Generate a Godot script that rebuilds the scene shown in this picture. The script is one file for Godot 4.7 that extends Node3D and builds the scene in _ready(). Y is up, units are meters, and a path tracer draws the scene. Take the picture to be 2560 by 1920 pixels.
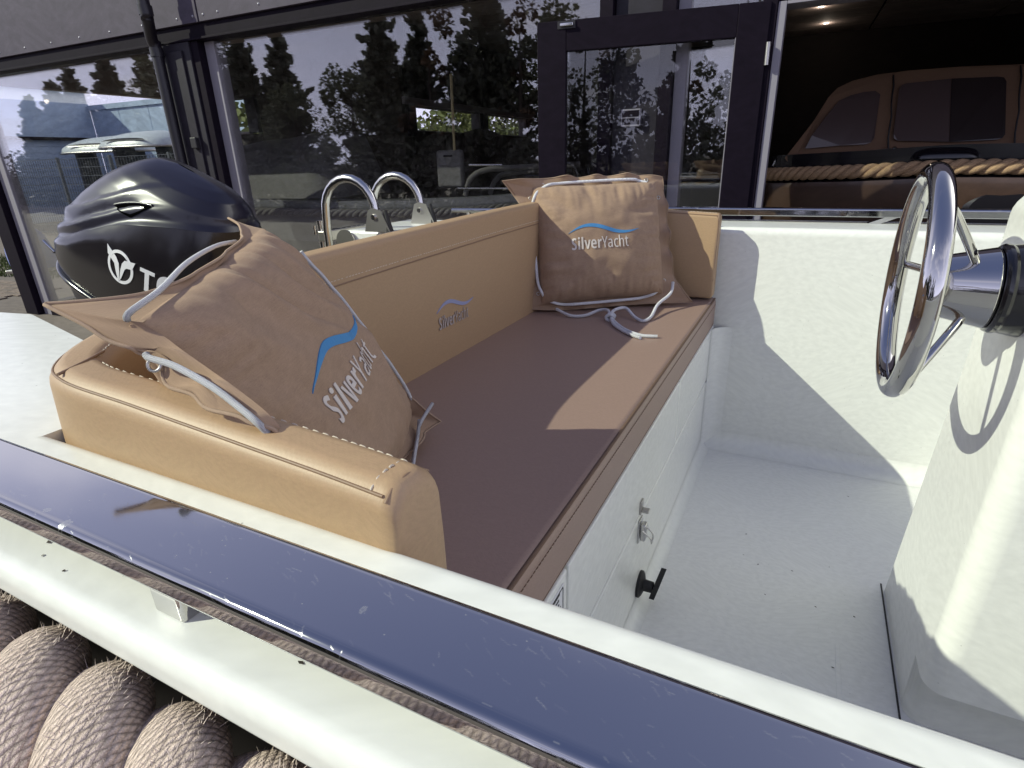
extends Node3D
# A small white motor boat beside a boat showroom. The camera stands at the origin; the yard lies 1.5 m below it.

const GROUND := -1.5
var taken := {}
var M := {}
var rng := RandomNumberGenerator.new()
var noise := FastNoiseLite.new()
var bframe := Transform3D()

# ---------------------------------------------------------------- naming
func numbered(called: String) -> String:
	var n: int = taken.get(called, 0)
	taken[called] = n + 1
	return called if n == 0 else "%s_%03d" % [called, n]

func tag(o: Node3D, label: String, category: String, group := "", kind := "") -> Node3D:
	if label: o.set_meta("label", label)
	if category: o.set_meta("category", category)
	if group: o.set_meta("group", group)
	if kind: o.set_meta("kind", kind)
	return o

func thing(called: String, label: String, category: String, at := Transform3D(), group := "") -> Node3D:
	var o := Node3D.new()
	o.name = numbered(called)
	o.transform = at
	add_child(o)
	return tag(o, label, category, group)

func part(called: String, mesh: Mesh, m: Material, parent: Node, at := Transform3D()) -> MeshInstance3D:
	var o := MeshInstance3D.new()
	o.mesh = mesh
	o.material_override = m
	o.transform = at
	if parent == self:
		o.name = numbered(called)
	else:
		var key := str(parent.get_instance_id()) + "/" + called
		var n: int = taken.get(key, 0)
		taken[key] = n + 1
		o.name = called if n == 0 else "%s_%03d" % [called, n]
	parent.add_child(o, true)
	return o

# ---------------------------------------------------------------- mesh helpers
func grid(nu: int, nv: int, f: Callable, flat := false) -> ArrayMesh:
	var st := SurfaceTool.new()
	st.begin(Mesh.PRIMITIVE_TRIANGLES)
	add_grid(st, nu, nv, f, flat)
	st.generate_normals()
	return st.commit()

func add_grid(st: SurfaceTool, nu: int, nv: int, f: Callable, flat := false) -> void:
	var p: Array[Vector3] = []
	for j in nv + 1:
		for i in nu + 1:
			p.append(f.call(float(i) / nu, float(j) / nv))
	st.set_smooth_group(0xFFFFFFFF if flat else 0)
	for j in nv:
		for i in nu:
			var k := j * (nu + 1) + i
			var q := [k, k + 1, k + nu + 2, k, k + nu + 2, k + nu + 1]
			for n in q:
				var ii: int = n % (nu + 1)
				var jj: int = n / (nu + 1)
				st.set_uv(Vector2(float(ii) / nu, float(jj) / nv))
				st.add_vertex(p[n])

func quad(st: SurfaceTool, a: Vector3, b: Vector3, c: Vector3, d: Vector3) -> void:
	st.set_smooth_group(0xFFFFFFFF)
	var uv := [Vector2(0, 0), Vector2(1, 0), Vector2(1, 1), Vector2(0, 1)]
	var p := [a, b, c, d]
	for n in [0, 1, 2, 0, 2, 3]:
		st.set_uv(uv[n]); st.add_vertex(p[n])

func begin() -> SurfaceTool:
	var st := SurfaceTool.new()
	st.begin(Mesh.PRIMITIVE_TRIANGLES)
	return st

func done(st: SurfaceTool) -> ArrayMesh:
	st.generate_normals()
	return st.commit()

# a box from lo to hi with rounded edges of radius r
func rbox(lo: Vector3, hi: Vector3, r := 0.0, steps := 3) -> ArrayMesh:
	var st := begin()
	add_rbox(st, lo, hi, r, steps)
	st.index()
	return st.commit()

func add_rbox(st: SurfaceTool, lo: Vector3, hi: Vector3, r := 0.0, steps := 3) -> void:
	var c := (lo + hi) / 2
	var h := ((hi - lo) / 2).abs()
	r = minf(r, minf(h.x, minf(h.y, h.z)) * 0.999)
	var cut := []
	for a in 3:
		var t := []
		if r <= 0.0:
			t = [-h[a], h[a]]
		else:
			for s in steps + 1: t.append(-h[a] + r * (1.0 - tan(PI / 4 * (1.0 - float(s) / steps))))
			for s in steps + 1: t.append(h[a] - r * (1.0 - tan(PI / 4 * float(s) / steps)))
		cut.append(t)
	var inner := h - Vector3(r, r, r)
	for a in 3:
		var b := (a + 1) % 3
		var d := (a + 2) % 3
		for s in [-1.0, 1.0]:
			var tb: Array = cut[b]
			var td: Array = cut[d]
			for i in tb.size() - 1:
				for j in td.size() - 1:
					var q := [[i, j], [i + 1, j], [i + 1, j + 1], [i, j], [i + 1, j + 1], [i, j + 1]]
					if s > 0: q.reverse()
					for k in q:
						var p := Vector3.ZERO
						p[a] = s * h[a]; p[b] = tb[k[0]]; p[d] = td[k[1]]
						var n := Vector3.ZERO
						n[a] = s
						if r > 0.0:
							var core := p.clamp(-inner, inner)
							n = (p - core).normalized()
							p = core + n * r
						st.set_normal(n)
						st.set_uv(Vector2(p[b], p[d]))
						st.add_vertex(c + p)

# a tube of radius r along the points (parallel transport)
func add_tube(st: SurfaceTool, pts: Array, r: float, seg := 8, caps := true, closed := false, r_end := -1.0) -> void:
	var n := pts.size()
	var side := Vector3.ZERO
	var rings := []
	var count := n + 1 if closed else n
	for i in count:
		var a: Vector3 = pts[(i - 1 + n) % n] if closed else pts[maxi(i - 1, 0)]
		var b: Vector3 = pts[(i + 1) % n] if closed else pts[mini(i + 1, n - 1)]
		var t := (b - a).normalized()
		if side == Vector3.ZERO:
			side = t.cross(Vector3.UP if absf(t.y) < 0.9 else Vector3.RIGHT).normalized()
		side = (side - t * side.dot(t)).normalized()
		var up := side.cross(t)
		var rr := r if r_end < 0 else lerpf(r, r_end, float(i) / (count - 1))
		var ring := []
		for k in seg + 1:
			var w := TAU * k / seg
			ring.append(pts[i % n] + (side * cos(w) + up * sin(w)) * rr)
		rings.append(ring)
	st.set_smooth_group(0)
	for i in rings.size() - 1:
		for k in seg:
			var q := [[i, k], [i, k + 1], [i + 1, k + 1], [i, k], [i + 1, k + 1], [i + 1, k]]
			for w in q:
				st.set_uv(Vector2(float(w[1]) / seg, float(w[0]) / (rings.size() - 1)))
				st.add_vertex(rings[w[0]][w[1]])
	if caps and not closed:
		st.set_smooth_group(0xFFFFFFFF)
		for e in [0, n - 1]:
			for k in seg:
				st.set_uv(Vector2.ZERO)
				var tri := [pts[e], rings[e][k], rings[e][k + 1]]
				if e == 0: tri = [pts[e], rings[e][k + 1], rings[e][k]]
				for v in tri: st.add_vertex(v)

func tube(pts: Array, r: float, seg := 8, closed := false, r_end := -1.0) -> ArrayMesh:
	var st := begin()
	add_tube(st, pts, r, seg, true, closed, r_end)
	return done(st)

func smooth(pts: Array, per := 6, closed := false) -> Array:
	var out := []
	var n := pts.size()
	for i in (n if closed else n - 1):
		var a: Vector3 = pts[(i - 1 + n) % n] if closed else pts[maxi(i - 1, 0)]
		var b: Vector3 = pts[i]
		var c: Vector3 = pts[(i + 1) % n]
		var d: Vector3 = pts[(i + 2) % n] if closed else pts[mini(i + 2, n - 1)]
		for k in per:
			out.append(b.cubic_interpolate(c, a, d, float(k) / per))
	if not closed: out.append(pts[n - 1])
	return out

# profile points (in the plane across x) swept from x0 to x1, the ends closed
func prism_x(profile: Array, x0: float, x1: float, flat := true, slices := 1) -> ArrayMesh:
	var st := begin()
	add_prism(st, profile, func(q: Vector2, t: float) -> Vector3: return Vector3(lerpf(x0, x1, t), q.y, q.x), flat, slices)
	return done(st)

# a closed outline drawn out: place(point, 0..1)
func add_prism(st: SurfaceTool, profile: Array, place: Callable, flat := true, slices := 1) -> void:
	var pts := PackedVector2Array(profile)
	var n := pts.size()
	st.set_smooth_group(0xFFFFFFFF if flat else 0)
	for s in slices:
		for i in n:
			var a := pts[i]
			var b := pts[(i + 1) % n]
			var t0 := float(s) / slices
			var t1 := float(s + 1) / slices
			var p := [place.call(a, t0), place.call(b, t0), place.call(b, t1), place.call(a, t1)]
			var uv := [Vector2(float(i) / n, t0), Vector2(float(i + 1) / n, t0), Vector2(float(i + 1) / n, t1), Vector2(float(i) / n, t1)]
			for k in [0, 1, 2, 0, 2, 3]:
				st.set_uv(uv[k]); st.add_vertex(p[k])
	var tri := Geometry2D.triangulate_polygon(pts)
	st.set_smooth_group(0xFFFFFFFF)
	for e in 2:
		for k in tri.size():
			var v: int = tri[k] if e == 0 else tri[tri.size() - 1 - k]
			st.set_uv(pts[v]); st.add_vertex(place.call(pts[v], float(e)))

func lathe(profile: Array, seg: int, axis: Transform3D) -> ArrayMesh:
	# profile: Vector2(along axis, radius), axis.basis.x is the axis
	return grid(seg, profile.size() - 1, func(u: float, v: float) -> Vector3:
		var q: Vector2 = profile[roundi(v * (profile.size() - 1))]
		var w := TAU * u
		return axis * Vector3(q.x, q.y * cos(w), q.y * sin(w)))

func lathe_hard(profile: Array, seg: int, axis: Transform3D) -> ArrayMesh:
	var st := begin()
	for i in profile.size() - 1:
		var a: Vector2 = profile[i]
		var b: Vector2 = profile[i + 1]
		st.set_smooth_group(i)
		for k in seg:
			var w0 := TAU * k / seg
			var w1 := TAU * (k + 1) / seg
			var p := [axis * Vector3(a.x, a.y * cos(w0), a.y * sin(w0)), axis * Vector3(a.x, a.y * cos(w1), a.y * sin(w1)), axis * Vector3(b.x, b.y * cos(w1), b.y * sin(w1)), axis * Vector3(b.x, b.y * cos(w0), b.y * sin(w0))]
			for n in [0, 1, 2, 0, 2, 3]:
				st.set_uv(Vector2.ZERO); st.add_vertex(p[n])
	return done(st)

func letters(text: String, bold: bool, height: float, depth: float, place: Callable, at := Vector2.ZERO) -> ArrayMesh:
	var t := TextMesh.new()
	var f := SystemFont.new()
	f.font_names = PackedStringArray(["Droid Sans"])
	f.font_weight = 700 if bold else 400
	t.font = f
	t.font_size = 64
	t.pixel_size = height / 64.0
	t.depth = depth
	t.curve_step = 1.0
	t.text = text
	t.horizontal_alignment = HORIZONTAL_ALIGNMENT_LEFT
	t.vertical_alignment = VERTICAL_ALIGNMENT_CENTER
	var a := t.get_mesh_arrays()
	var v: PackedVector3Array = a[Mesh.ARRAY_VERTEX]
	var ix: PackedInt32Array = a[Mesh.ARRAY_INDEX] if a[Mesh.ARRAY_INDEX] != null else PackedInt32Array(range(v.size()))
	var st := begin()
	st.set_smooth_group(0xFFFFFFFF)
	for i in ix:
		st.set_uv(Vector2.ZERO)
		st.add_vertex(place.call(v[i].x + at.x, v[i].y + at.y, v[i].z))
	return done(st)

func text_width(text: String, bold: bool, height: float) -> float:
	var f := SystemFont.new()
	f.font_names = PackedStringArray(["Droid Sans"])
	f.font_weight = 700 if bold else 400
	return f.get_string_size(text, HORIZONTAL_ALIGNMENT_LEFT, -1, 64).x * height / 64.0

# ---------------------------------------------------------------- materials
func lin(r: float, g: float, b: float, a := 1.0) -> Color:
	var c := Color(r, g, b, a).linear_to_srgb()
	c.a = a
	return c

func mat(c: Color, rough := 0.5, metal := 0.0, spec := 0.5) -> StandardMaterial3D:
	var m := StandardMaterial3D.new()
	m.albedo_color = c
	m.roughness = rough
	m.metallic = metal
	m.metallic_specular = spec
	return m

func tri(m: StandardMaterial3D, tex: Texture2D, scale: float, relief := 0.0, height: Texture2D = null, world := false) -> StandardMaterial3D:
	m.uv1_triplanar = true
	m.uv1_world_triplanar = world
	m.uv1_scale = Vector3.ONE * scale
	if tex: m.albedo_texture = tex
	if relief > 0.0 and height:
		m.heightmap_enabled = true
		m.heightmap_texture = height
		m.heightmap_scale = relief
	return m

func image_of(w: int, h: int, f: Callable) -> ImageTexture:
	var im := Image.create(w, h, false, Image.FORMAT_RGB8)
	for y in h:
		for x in w:
			im.set_pixel(x, y, f.call(x, y))
	return ImageTexture.create_from_image(im)

# noise that repeats over a square of the given size
func looped(n: FastNoiseLite, x: float, y: float, size: float) -> float:
	var a := TAU * x / size
	var b := TAU * y / size
	var r := size / TAU
	return n.get_noise_3d(r * cos(a) + 500.0 * sin(b) * 0.0 + r * cos(b) * 1.7, r * sin(a), r * sin(b) * 1.7)

func make_materials() -> void:
	rng.seed = 11
	var n := FastNoiseLite.new()
	n.seed = 3
	n.noise_type = FastNoiseLite.TYPE_SIMPLEX
	n.frequency = 0.04
	# woven coated canvas of the cushions
	var weave := image_of(128, 128, func(x, y):
		var a := sin(TAU * x / 8.0)
		var b := sin(TAU * y / 8.0)
		var over: bool = ((x / 4) + (y / 4)) % 2 == 0
		var v: float = 0.5 + 0.28 * (absf(a) if over else absf(b)) + rng.randf() * 0.22
		return Color(v, v, v))
	var weave_tone := image_of(256, 256, func(x, y):
		var v: float = 0.95 + 0.04 * looped(n, x, y, 256.0) + (rng.randf() - 0.5) * 0.06
		return Color(v, v * (1.0 + 0.01 * looped(n, y + 9, x, 256.0)), v))
	var fine := FastNoiseLite.new()
	fine.seed = 14
	fine.frequency = 0.05
	var linen := image_of(512, 512, func(x, y):
		var streak: float = fine.get_noise_2d(x * 0.5, y * 6.0)
		var v: float = clampf(0.90 + 0.055 * streak + 0.03 * n.get_noise_2d(x * 0.5, y * 0.5) + (rng.randf() - 0.5) * 0.10, 0.0, 1.0)
		return Color(v, v * 0.99, v * 0.985))
	var linen_h := image_of(256, 256, func(x, y):
		var v: float = 0.5 + 0.15 * sin(x * TAU / 4.0) * sin(y * TAU / 4.0) + rng.randf() * 0.3
		return Color(v, v, v))
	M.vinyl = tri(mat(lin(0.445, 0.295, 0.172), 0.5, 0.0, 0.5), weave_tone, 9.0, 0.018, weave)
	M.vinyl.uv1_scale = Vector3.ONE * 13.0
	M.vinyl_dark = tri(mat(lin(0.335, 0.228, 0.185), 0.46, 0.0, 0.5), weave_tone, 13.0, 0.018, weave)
	M.seam = mat(lin(0.14, 0.085, 0.055), 0.8)
	M.thread = mat(lin(0.62, 0.54, 0.44), 0.6)
	M.piping = tri(mat(lin(0.27, 0.17, 0.105), 0.5), weave_tone, 13.0)
	M.linen = mat(lin(0.425, 0.300, 0.212), 0.95, 0.0, 0.2)
	M.linen.albedo_texture = linen
	M.linen.uv1_scale = Vector3(2.0, 2.0, 1)
	M.linen.heightmap_enabled = true
	M.linen.heightmap_texture = linen_h
	M.linen.heightmap_scale = 0.008
	M.linen.rim_enabled = true
	M.linen.rim = 0.35
	M.linen.rim_tint = 0.6
	M.hem = tri(mat(lin(0.40, 0.282, 0.20), 0.95), weave_tone, 20.0)
	M.cord = mat(lin(0.74, 0.74, 0.78), 0.75)
	var braid := image_of(64, 64, func(x, y):
		var v: float = 0.5 + 0.5 * sin((x + y) * TAU / 32.0) * sin((x - y) * TAU / 32.0)
		return Color(v, v, v))
	M.cord.heightmap_enabled = true
	M.cord.heightmap_texture = braid
	M.cord.heightmap_scale = 0.12
	M.cord.uv1_scale = Vector3(3, 60, 1)
	M.embroid_white = mat(lin(0.62, 0.56, 0.52), 0.7)
	M.embroid_blue = mat(lin(0.06, 0.24, 0.50), 0.6)
	M.embroid_pale = mat(lin(0.28, 0.30, 0.48), 0.7)
	M.embroid_grey = mat(lin(0.40, 0.34, 0.32), 0.7)
	# gelcoat
	var gel := image_of(512, 512, func(x, y):
		var v: float = 0.965 + 0.035 * looped(n, x, y, 512.0)
		if rng.randf() < 0.00012: v *= 0.55
		return Color(v, v, v * 0.995))
	var gel_h := image_of(128, 128, func(x, y):
		var v: float = rng.randf()
		return Color(v, v, v))
	M.gel = tri(mat(lin(0.84, 0.845, 0.815), 0.24), gel, 1.7)
	M.gel_floor = tri(mat(lin(0.84, 0.84, 0.82), 0.4), gel, 2.3, 0.006, gel_h)
	M.groove = mat(lin(0.42, 0.42, 0.42), 0.7)
	M.void = mat(lin(0.002, 0.002, 0.002), 1.0, 0.0, 0.0)  # flat black standing in for the shade inside the cowl vent
	M.black_line = mat(lin(0.02, 0.018, 0.02), 0.6)
	# polished steel
	var n2 := FastNoiseLite.new()
	n2.seed = 8
	n2.frequency = 0.02
	n2.fractal_octaves = 3
	var steel_r := image_of(2048, 256, func(x, y):
		var v: float = 0.10 + 0.05 * n2.get_noise_2d(x * 0.7, y * 1.0) + 0.03 * n2.get_noise_2d(x * 0.6, y * 20.0)
		return Color(v, v, v))
	var im: Image = steel_r.get_image()
	for k in 2200:   # fine scratches and rubbed places, in drifts
		var x0 := rng.randf() * 2047
		var y0 := rng.randf() * 255
		if n2.get_noise_2d(x0 * 0.5 + 300.0, y0 * 0.5) < -0.05: continue
		var ang := rng.randfn(0.5, 0.35)
		var ln := rng.randf_range(2, 12)
		var val := rng.randf_range(0.2, 0.42)
		for s in int(ln):
			im.set_pixel(clampi(int(x0 + cos(ang) * s), 0, 2047), clampi(int(y0 + sin(ang) * s), 0, 255), Color(val, val, val))
	for k in 60:    # specks
		im.set_pixel(rng.randi_range(0, 2047), rng.randi_range(0, 255), Color(0.9, 0.9, 0.9))
	for k in 12:    # dried water spots
		var x0 := rng.randf() * 2047
		var y0 := rng.randf_range(20, 120)
		var rr := rng.randf_range(3, 8)
		var soft := rng.randf_range(0.22, 0.42)
		for dy in range(-16, 17):
			for dx in range(-16, 17):
				var wob := rr * (1.0 + 0.7 * n2.get_noise_2d(x0 * 3.0 + dx * 5.0, y0 * 3.0 + dy * 5.0))
				var dd := Vector2(dx, dy * 0.9).length()
				if dd < wob:
					var v := soft + (0.15 if dd > wob - 1.6 else 0.0)
					im.set_pixel(clampi(int(x0 + dx), 0, 2047), clampi(int(y0 + dy), 0, 255), Color(v, v, v))
	M.rail = mat(lin(0.47, 0.47, 0.48), 1.0, 1.0)
	M.rail.roughness_texture = ImageTexture.create_from_image(im)
	M.rail.roughness = 0.6
	var im2 := Image.create(2048, 256, false, Image.FORMAT_RGB8)
	for y in 256:
		for x in 2048:
			var v := clampf(1.0 - 0.55 * maxf(0.0, im.get_pixel(x, y).r - 0.17), 0.0, 1.0)
			im2.set_pixel(x, y, Color(v, v, v))
	M.rail.metallic_texture = ImageTexture.create_from_image(im2)
	M.rail.metallic_texture_channel = BaseMaterial3D.TEXTURE_CHANNEL_RED
	M.chrome = mat(lin(0.56, 0.55, 0.54), 0.05, 1.0)
	M.steel = mat(lin(0.62, 0.61, 0.60), 0.2, 1.0)
	M.steel_dull = mat(lin(0.50, 0.48, 0.46), 0.38, 1.0)
	M.rubber = mat(lin(0.012, 0.011, 0.012), 0.6)
	M.black_gloss = mat(lin(0.008, 0.007, 0.010), 0.16)
	M.black_gloss.clearcoat_enabled = true
	M.black_gloss.clearcoat = 0.5
	M.black_gloss.clearcoat_roughness = 0.05
	M.cowl = mat(lin(0.012, 0.011, 0.022), 0.3, 0.0, 0.45)
	M.cowl.clearcoat_enabled = true
	M.cowl.clearcoat = 0.2
	M.cowl.clearcoat_roughness = 0.06
	M.cowl_low = mat(lin(0.010, 0.008, 0.010), 0.2, 0.0, 0.5)
	M.black_plastic = mat(lin(0.018, 0.016, 0.02), 0.45)
	M.decal = mat(lin(0.72, 0.72, 0.74), 0.45)
	# knitted rope sleeve: rows of loops
	# yarns laid side by side across the strand, each a chain of plump slanting stitches
	var yarn := func(x: float, y: float) -> float:
		var bend := 3.0 * n.get_noise_2d(x * 0.6, y * 0.6)
		var yy := y + x * 0.375 + bend
		var s := fposmod(yy, 16.0) / 16.0                     # 16 rows, sloping
		var row := floorf(yy / 16.0)
		var c := fposmod(x + s * 10.0 + row * 7.0, 16.0) / 16.0
		return pow(sin(PI * s), 0.45) * (0.25 + 0.75 * pow(sin(PI * c), 0.45))
	var knit := image_of(256, 256, func(x, y):
		var v: float = clampf(yarn.call(x, y) * 0.72 + rng.randf() * 0.28, 0, 1)
		return Color(v, v, v))
	var knit_tone := image_of(256, 256, func(x, y):
		var v: float = 0.58 + 0.34 * yarn.call(x, y) + (rng.randf() - 0.5) * 0.24 + 0.10 * n.get_noise_2d(x * 1.0, y * 1.0)
		if rng.randf() < 0.003: v = 1.0
		return Color(clampf(v, 0, 1), clampf(v * 0.985, 0, 1), clampf(v * 0.98, 0, 1)))
	M.rope = mat(lin(0.84, 0.70, 0.62), 0.95, 0.0, 0.2)
	M.rope.albedo_texture = knit_tone
	M.rope.heightmap_enabled = true
	M.rope.heightmap_texture = knit
	M.rope.heightmap_scale = 0.16
	M.rope.uv1_scale = Vector3(2.0, 46, 1)
	M.fuzz = mat(lin(0.74, 0.62, 0.54), 0.95)
	M.manila = mat(lin(0.66, 0.43, 0.25), 0.9)
	var fibre := image_of(128, 128, func(x, y):
		var v: float = clampf(0.8 + 0.35 * n.get_noise_2d(x * 12.0, y * 1.2), 0, 1)
		return Color(v, v, v))
	M.manila.heightmap_enabled = true
	M.manila.heightmap_texture = fibre
	M.manila.heightmap_scale = 0.3
	M.manila.uv1_scale = Vector3(2, 20, 1)
	M.manila.albedo_texture = fibre
	M.rope_dark = mat(lin(0.10, 0.095, 0.095), 0.85)
	# building
	var dust := image_of(256, 256, func(x, y):
		var v: float = clampf(0.9 + 0.10 * looped(n, x, y, 256.0) + (rng.randf() - 0.5) * 0.06, 0, 1)
		return Color(v, v, v))
	M.dust = dust
	M.fascia = tri(mat(lin(0.090, 0.075, 0.108), 0.6, 0.0, 0.35), dust, 0.7)
	M.frame = tri(mat(lin(0.012, 0.008, 0.016), 0.6, 0.0, 0.2), dust, 1.3)
	M.post = tri(mat(lin(0.026, 0.022, 0.033), 0.5, 0.0, 0.4), dust, 1.1)
	M.pipe = tri(mat(lin(0.016, 0.013, 0.021), 0.4), dust, 1.3)
	M.reveal = mat(lin(0.25, 0.235, 0.275), 0.55)
	M.rivet = mat(lin(0.35, 0.34, 0.38), 0.35, 0.6)
	M.pane = mat(Color(1, 1, 1, 0.0), 0.0, 0.0, 0.5)
	M.pane.transparency = BaseMaterial3D.TRANSPARENCY_ALPHA
	M.room = tri(mat(lin(0.028, 0.020, 0.021), 0.8), dust, 0.5)
	M.room_floor = tri(mat(lin(0.22, 0.20, 0.19), 0.5), dust, 0.5)
	M.ceiling = tri(mat(lin(0.42, 0.34, 0.32), 0.8), dust, 0.5)
	M.brown_canvas = tri(mat(lin(0.175, 0.100, 0.060), 0.9), weave_tone, 3.0, 0.2, dust)
	M.vinyl_window = mat(lin(0.03, 0.022, 0.022), 0.15)
	M.vinyl_window_b = mat(lin(0.075, 0.052, 0.05), 0.2)
	M.tarp = tri(mat(lin(0.15, 0.145, 0.15), 0.8), dust, 1.0, 0.6, dust)
	M.grey_hull = tri(mat(lin(0.15, 0.15, 0.165), 0.35), dust, 0.8)
	M.tan_hull = tri(mat(lin(0.085, 0.050, 0.036), 0.3), dust, 0.8)
	M.navy = mat(lin(0.010, 0.009, 0.012), 0.2)
	M.lamp = mat(Color.WHITE, 0.5)
	M.lamp.emission_enabled = true
	M.lamp.emission = Color(1, 0.97, 0.9)
	M.lamp.emission_energy_multiplier = 1.2
	M.blue_wall = tri(mat(lin(0.46, 0.58, 0.76), 0.6), dust, 0.2)
	M.blue_door = mat(lin(0.34, 0.42, 0.55), 0.5)
	M.band = mat(lin(0.85, 0.9, 0.9), 0.4)
	M.white_boat = mat(lin(0.48, 0.53, 0.58), 0.4)
	M.wire = mat(lin(0.10, 0.11, 0.13), 0.5, 0.5)
	M.blue_cloth = mat(lin(0.16, 0.19, 0.46), 0.8)
	M.paver = tri(mat(lin(0.26, 0.20, 0.16), 0.9), dust, 2.0)
	M.paver_b = tri(mat(lin(0.21, 0.165, 0.135), 0.9), dust, 2.0)
	M.yard = tri(mat(lin(0.20, 0.165, 0.14), 0.9), dust, 0.6, 0.5, dust)
	M.grass = mat(lin(0.075, 0.10, 0.03), 0.9)
	M.hedge_lit = leaf(0.16, 0.19, 0.06)
	M.bark = mat(lin(0.045, 0.035, 0.028), 0.95)
	M.leaf_dark = leaf(0.105, 0.108, 0.085)
	M.leaf_mid = leaf(0.125, 0.13, 0.085)
	M.leaf_lit = leaf(0.17, 0.19, 0.045)
	M.leaf_red = leaf(0.10, 0.06, 0.035)

func leaf(r: float, g: float, b: float) -> StandardMaterial3D:
	var m := mat(lin(r, g, b), 0.75)
	m.vertex_color_use_as_albedo = true
	m.backlight_enabled = true
	m.backlight = Color(0.5, 0.5, 0.4)
	return m

# ---------------------------------------------------------------- sky
func sky_image() -> ImageTexture:
	var w := 1024
	var h := 512
	var im := Image.create(w, h, false, Image.FORMAT_RGBF)
	var c := FastNoiseLite.new()
	c.seed = 21
	c.frequency = 0.9
	c.fractal_octaves = 5
	c.fractal_gain = 0.55
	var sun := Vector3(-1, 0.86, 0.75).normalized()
	for y in h:
		var up := PI / 2 - PI * (y + 0.5) / h
		for x in w:
			var a := ((x + 0.5) / w - 0.5) * TAU
			var d := Vector3(sin(a) * cos(up), sin(up), -cos(a) * cos(up))
			var e := maxf(d.y, 0.0)
			var t := pow(1.0 - e, 2.1)
			var col := Vector3(0.125, 0.162, 0.325).lerp(Vector3(1.22, 1.24, 1.62), t)
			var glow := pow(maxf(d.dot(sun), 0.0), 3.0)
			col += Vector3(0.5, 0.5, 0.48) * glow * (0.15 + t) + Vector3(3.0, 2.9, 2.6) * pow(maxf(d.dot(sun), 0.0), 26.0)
			# high thin cloud, looked up on a flat layer
			var p := d / maxf(d.y + 0.12, 0.12)
			var k := c.get_noise_3d(p.x * 0.55, p.z * 1.3, 4.0) * 0.5 + 0.5
			k = smoothstep(0.46, 0.80, k) * 0.6 * smoothstep(-0.02, 0.10, d.y) * (1.0 - 0.75 * smoothstep(0.35, 0.75, d.y))
			col = col.lerp(Vector3(1.25, 1.22, 1.36) * (0.9 + 0.5 * glow), k)
			if d.y < 0: col = Vector3(0.22, 0.20, 0.19)
			im.set_pixel(x, y, Color(col.x, col.y, col.z))
	return ImageTexture.create_from_image(im)

# ---------------------------------------------------------------- main
func _ready() -> void:
	var cam := Camera3D.new()
	cam.name = "camera"
	cam.fov = 68.079
	cam.near = 0.02
	cam.far = 400.0
	cam.transform = Transform3D(Basis(Vector3(0.893604, -0.02851, -0.447949), Vector3(-0.140938, 0.929686, -0.340325), Vector3(0.426155, 0.367249, 0.826753)), Vector3.ZERO)
	add_child(cam)
	var env := Environment.new()
	env.background_mode = Environment.BG_SKY
	var sky := Sky.new()
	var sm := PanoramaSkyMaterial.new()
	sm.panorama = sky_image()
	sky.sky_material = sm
	env.sky = sky
	env.tonemap_mode = Environment.TONE_MAPPER_LINEAR
	env.tonemap_exposure = 1.06
	env.sdfgi_enabled = true
	env.ssao_enabled = true
	env.ssil_enabled = true
	var we := WorldEnvironment.new()
	we.name = "world"
	we.environment = env
	add_child(we)
	var sun := DirectionalLight3D.new()
	sun.name = "sun"
	sun.light_energy = 1.32
	sun.light_color = lin(0.965, 1.0, 0.80)
	sun.light_angular_distance = 0.5
	sun.shadow_enabled = true
	sun.basis = Basis.looking_at(Vector3(1, -0.86, -0.75).normalized())
	add_child(sun)
	make_materials()
	bframe = Transform3D(Basis(Vector3(0.99948, 0, -0.03223), Vector3.UP, Vector3(0.03223, 0, 0.99948)), Vector3(-0.1128, 0, -3.4982))
	ground()
	showroom()
	showroom_door()
	yard_beyond()
	trees()
	boats_inside()
	boat()
	helm()
	rope_fender()
	flecks()
	stern_fittings()
	outboard()
	cushions()
	pillows()


# ---------------------------------------------------------------- ground
func ground() -> void:
	var g := part("ground", rbox(Vector3(-90, GROUND - 0.3, -90), Vector3(90, GROUND, 90)), M.yard, self)
	g.set_meta("kind", "structure")
	# brick pavers where the camera sees the yard, past the corner of the showroom
	rng.seed = 5
	for k in 11:
		for i in 9:
			var w := 0.21
			var x := -9.3 - k * w - (0.105 if i % 2 else 0.0)
			var z := -3.3 - i * 0.108
			var st := begin()
			add_rbox(st, Vector3(x - w / 2 + 0.004, GROUND + 0.001, z - 0.05), Vector3(x + w / 2 - 0.004, GROUND + 0.014 + rng.randf() * 0.003, z + 0.05), 0.005, 1)
			part("paver", st.commit(), M.paver if rng.randf() < 0.6 else M.paver_b, g)
	var gs := begin()
	for k in 2600:
		var x := rng.randf_range(-17.5, -10.2)
		var z := rng.randf_range(-5.6, -4.4)
		var a := rng.randf() * TAU
		var hh := rng.randf_range(0.05, 0.16)
		var p := Vector3(x, GROUND, z)
		var s := Vector3(cos(a), 0, sin(a)) * 0.012
		gs.set_smooth_group(0xFFFFFFFF)
		for v in [p - s, p + s, p + Vector3(rng.randfn(0, 0.03), hh, rng.randfn(0, 0.03))]:
			gs.set_uv(Vector2.ZERO); gs.add_vertex(v)
	var gr := part("grass_verge", done(gs), M.grass, self)
	gr.set_meta("kind", "stuff")
	tag(gr, "low green grass growing along the yard past the showroom corner", "grass")

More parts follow.
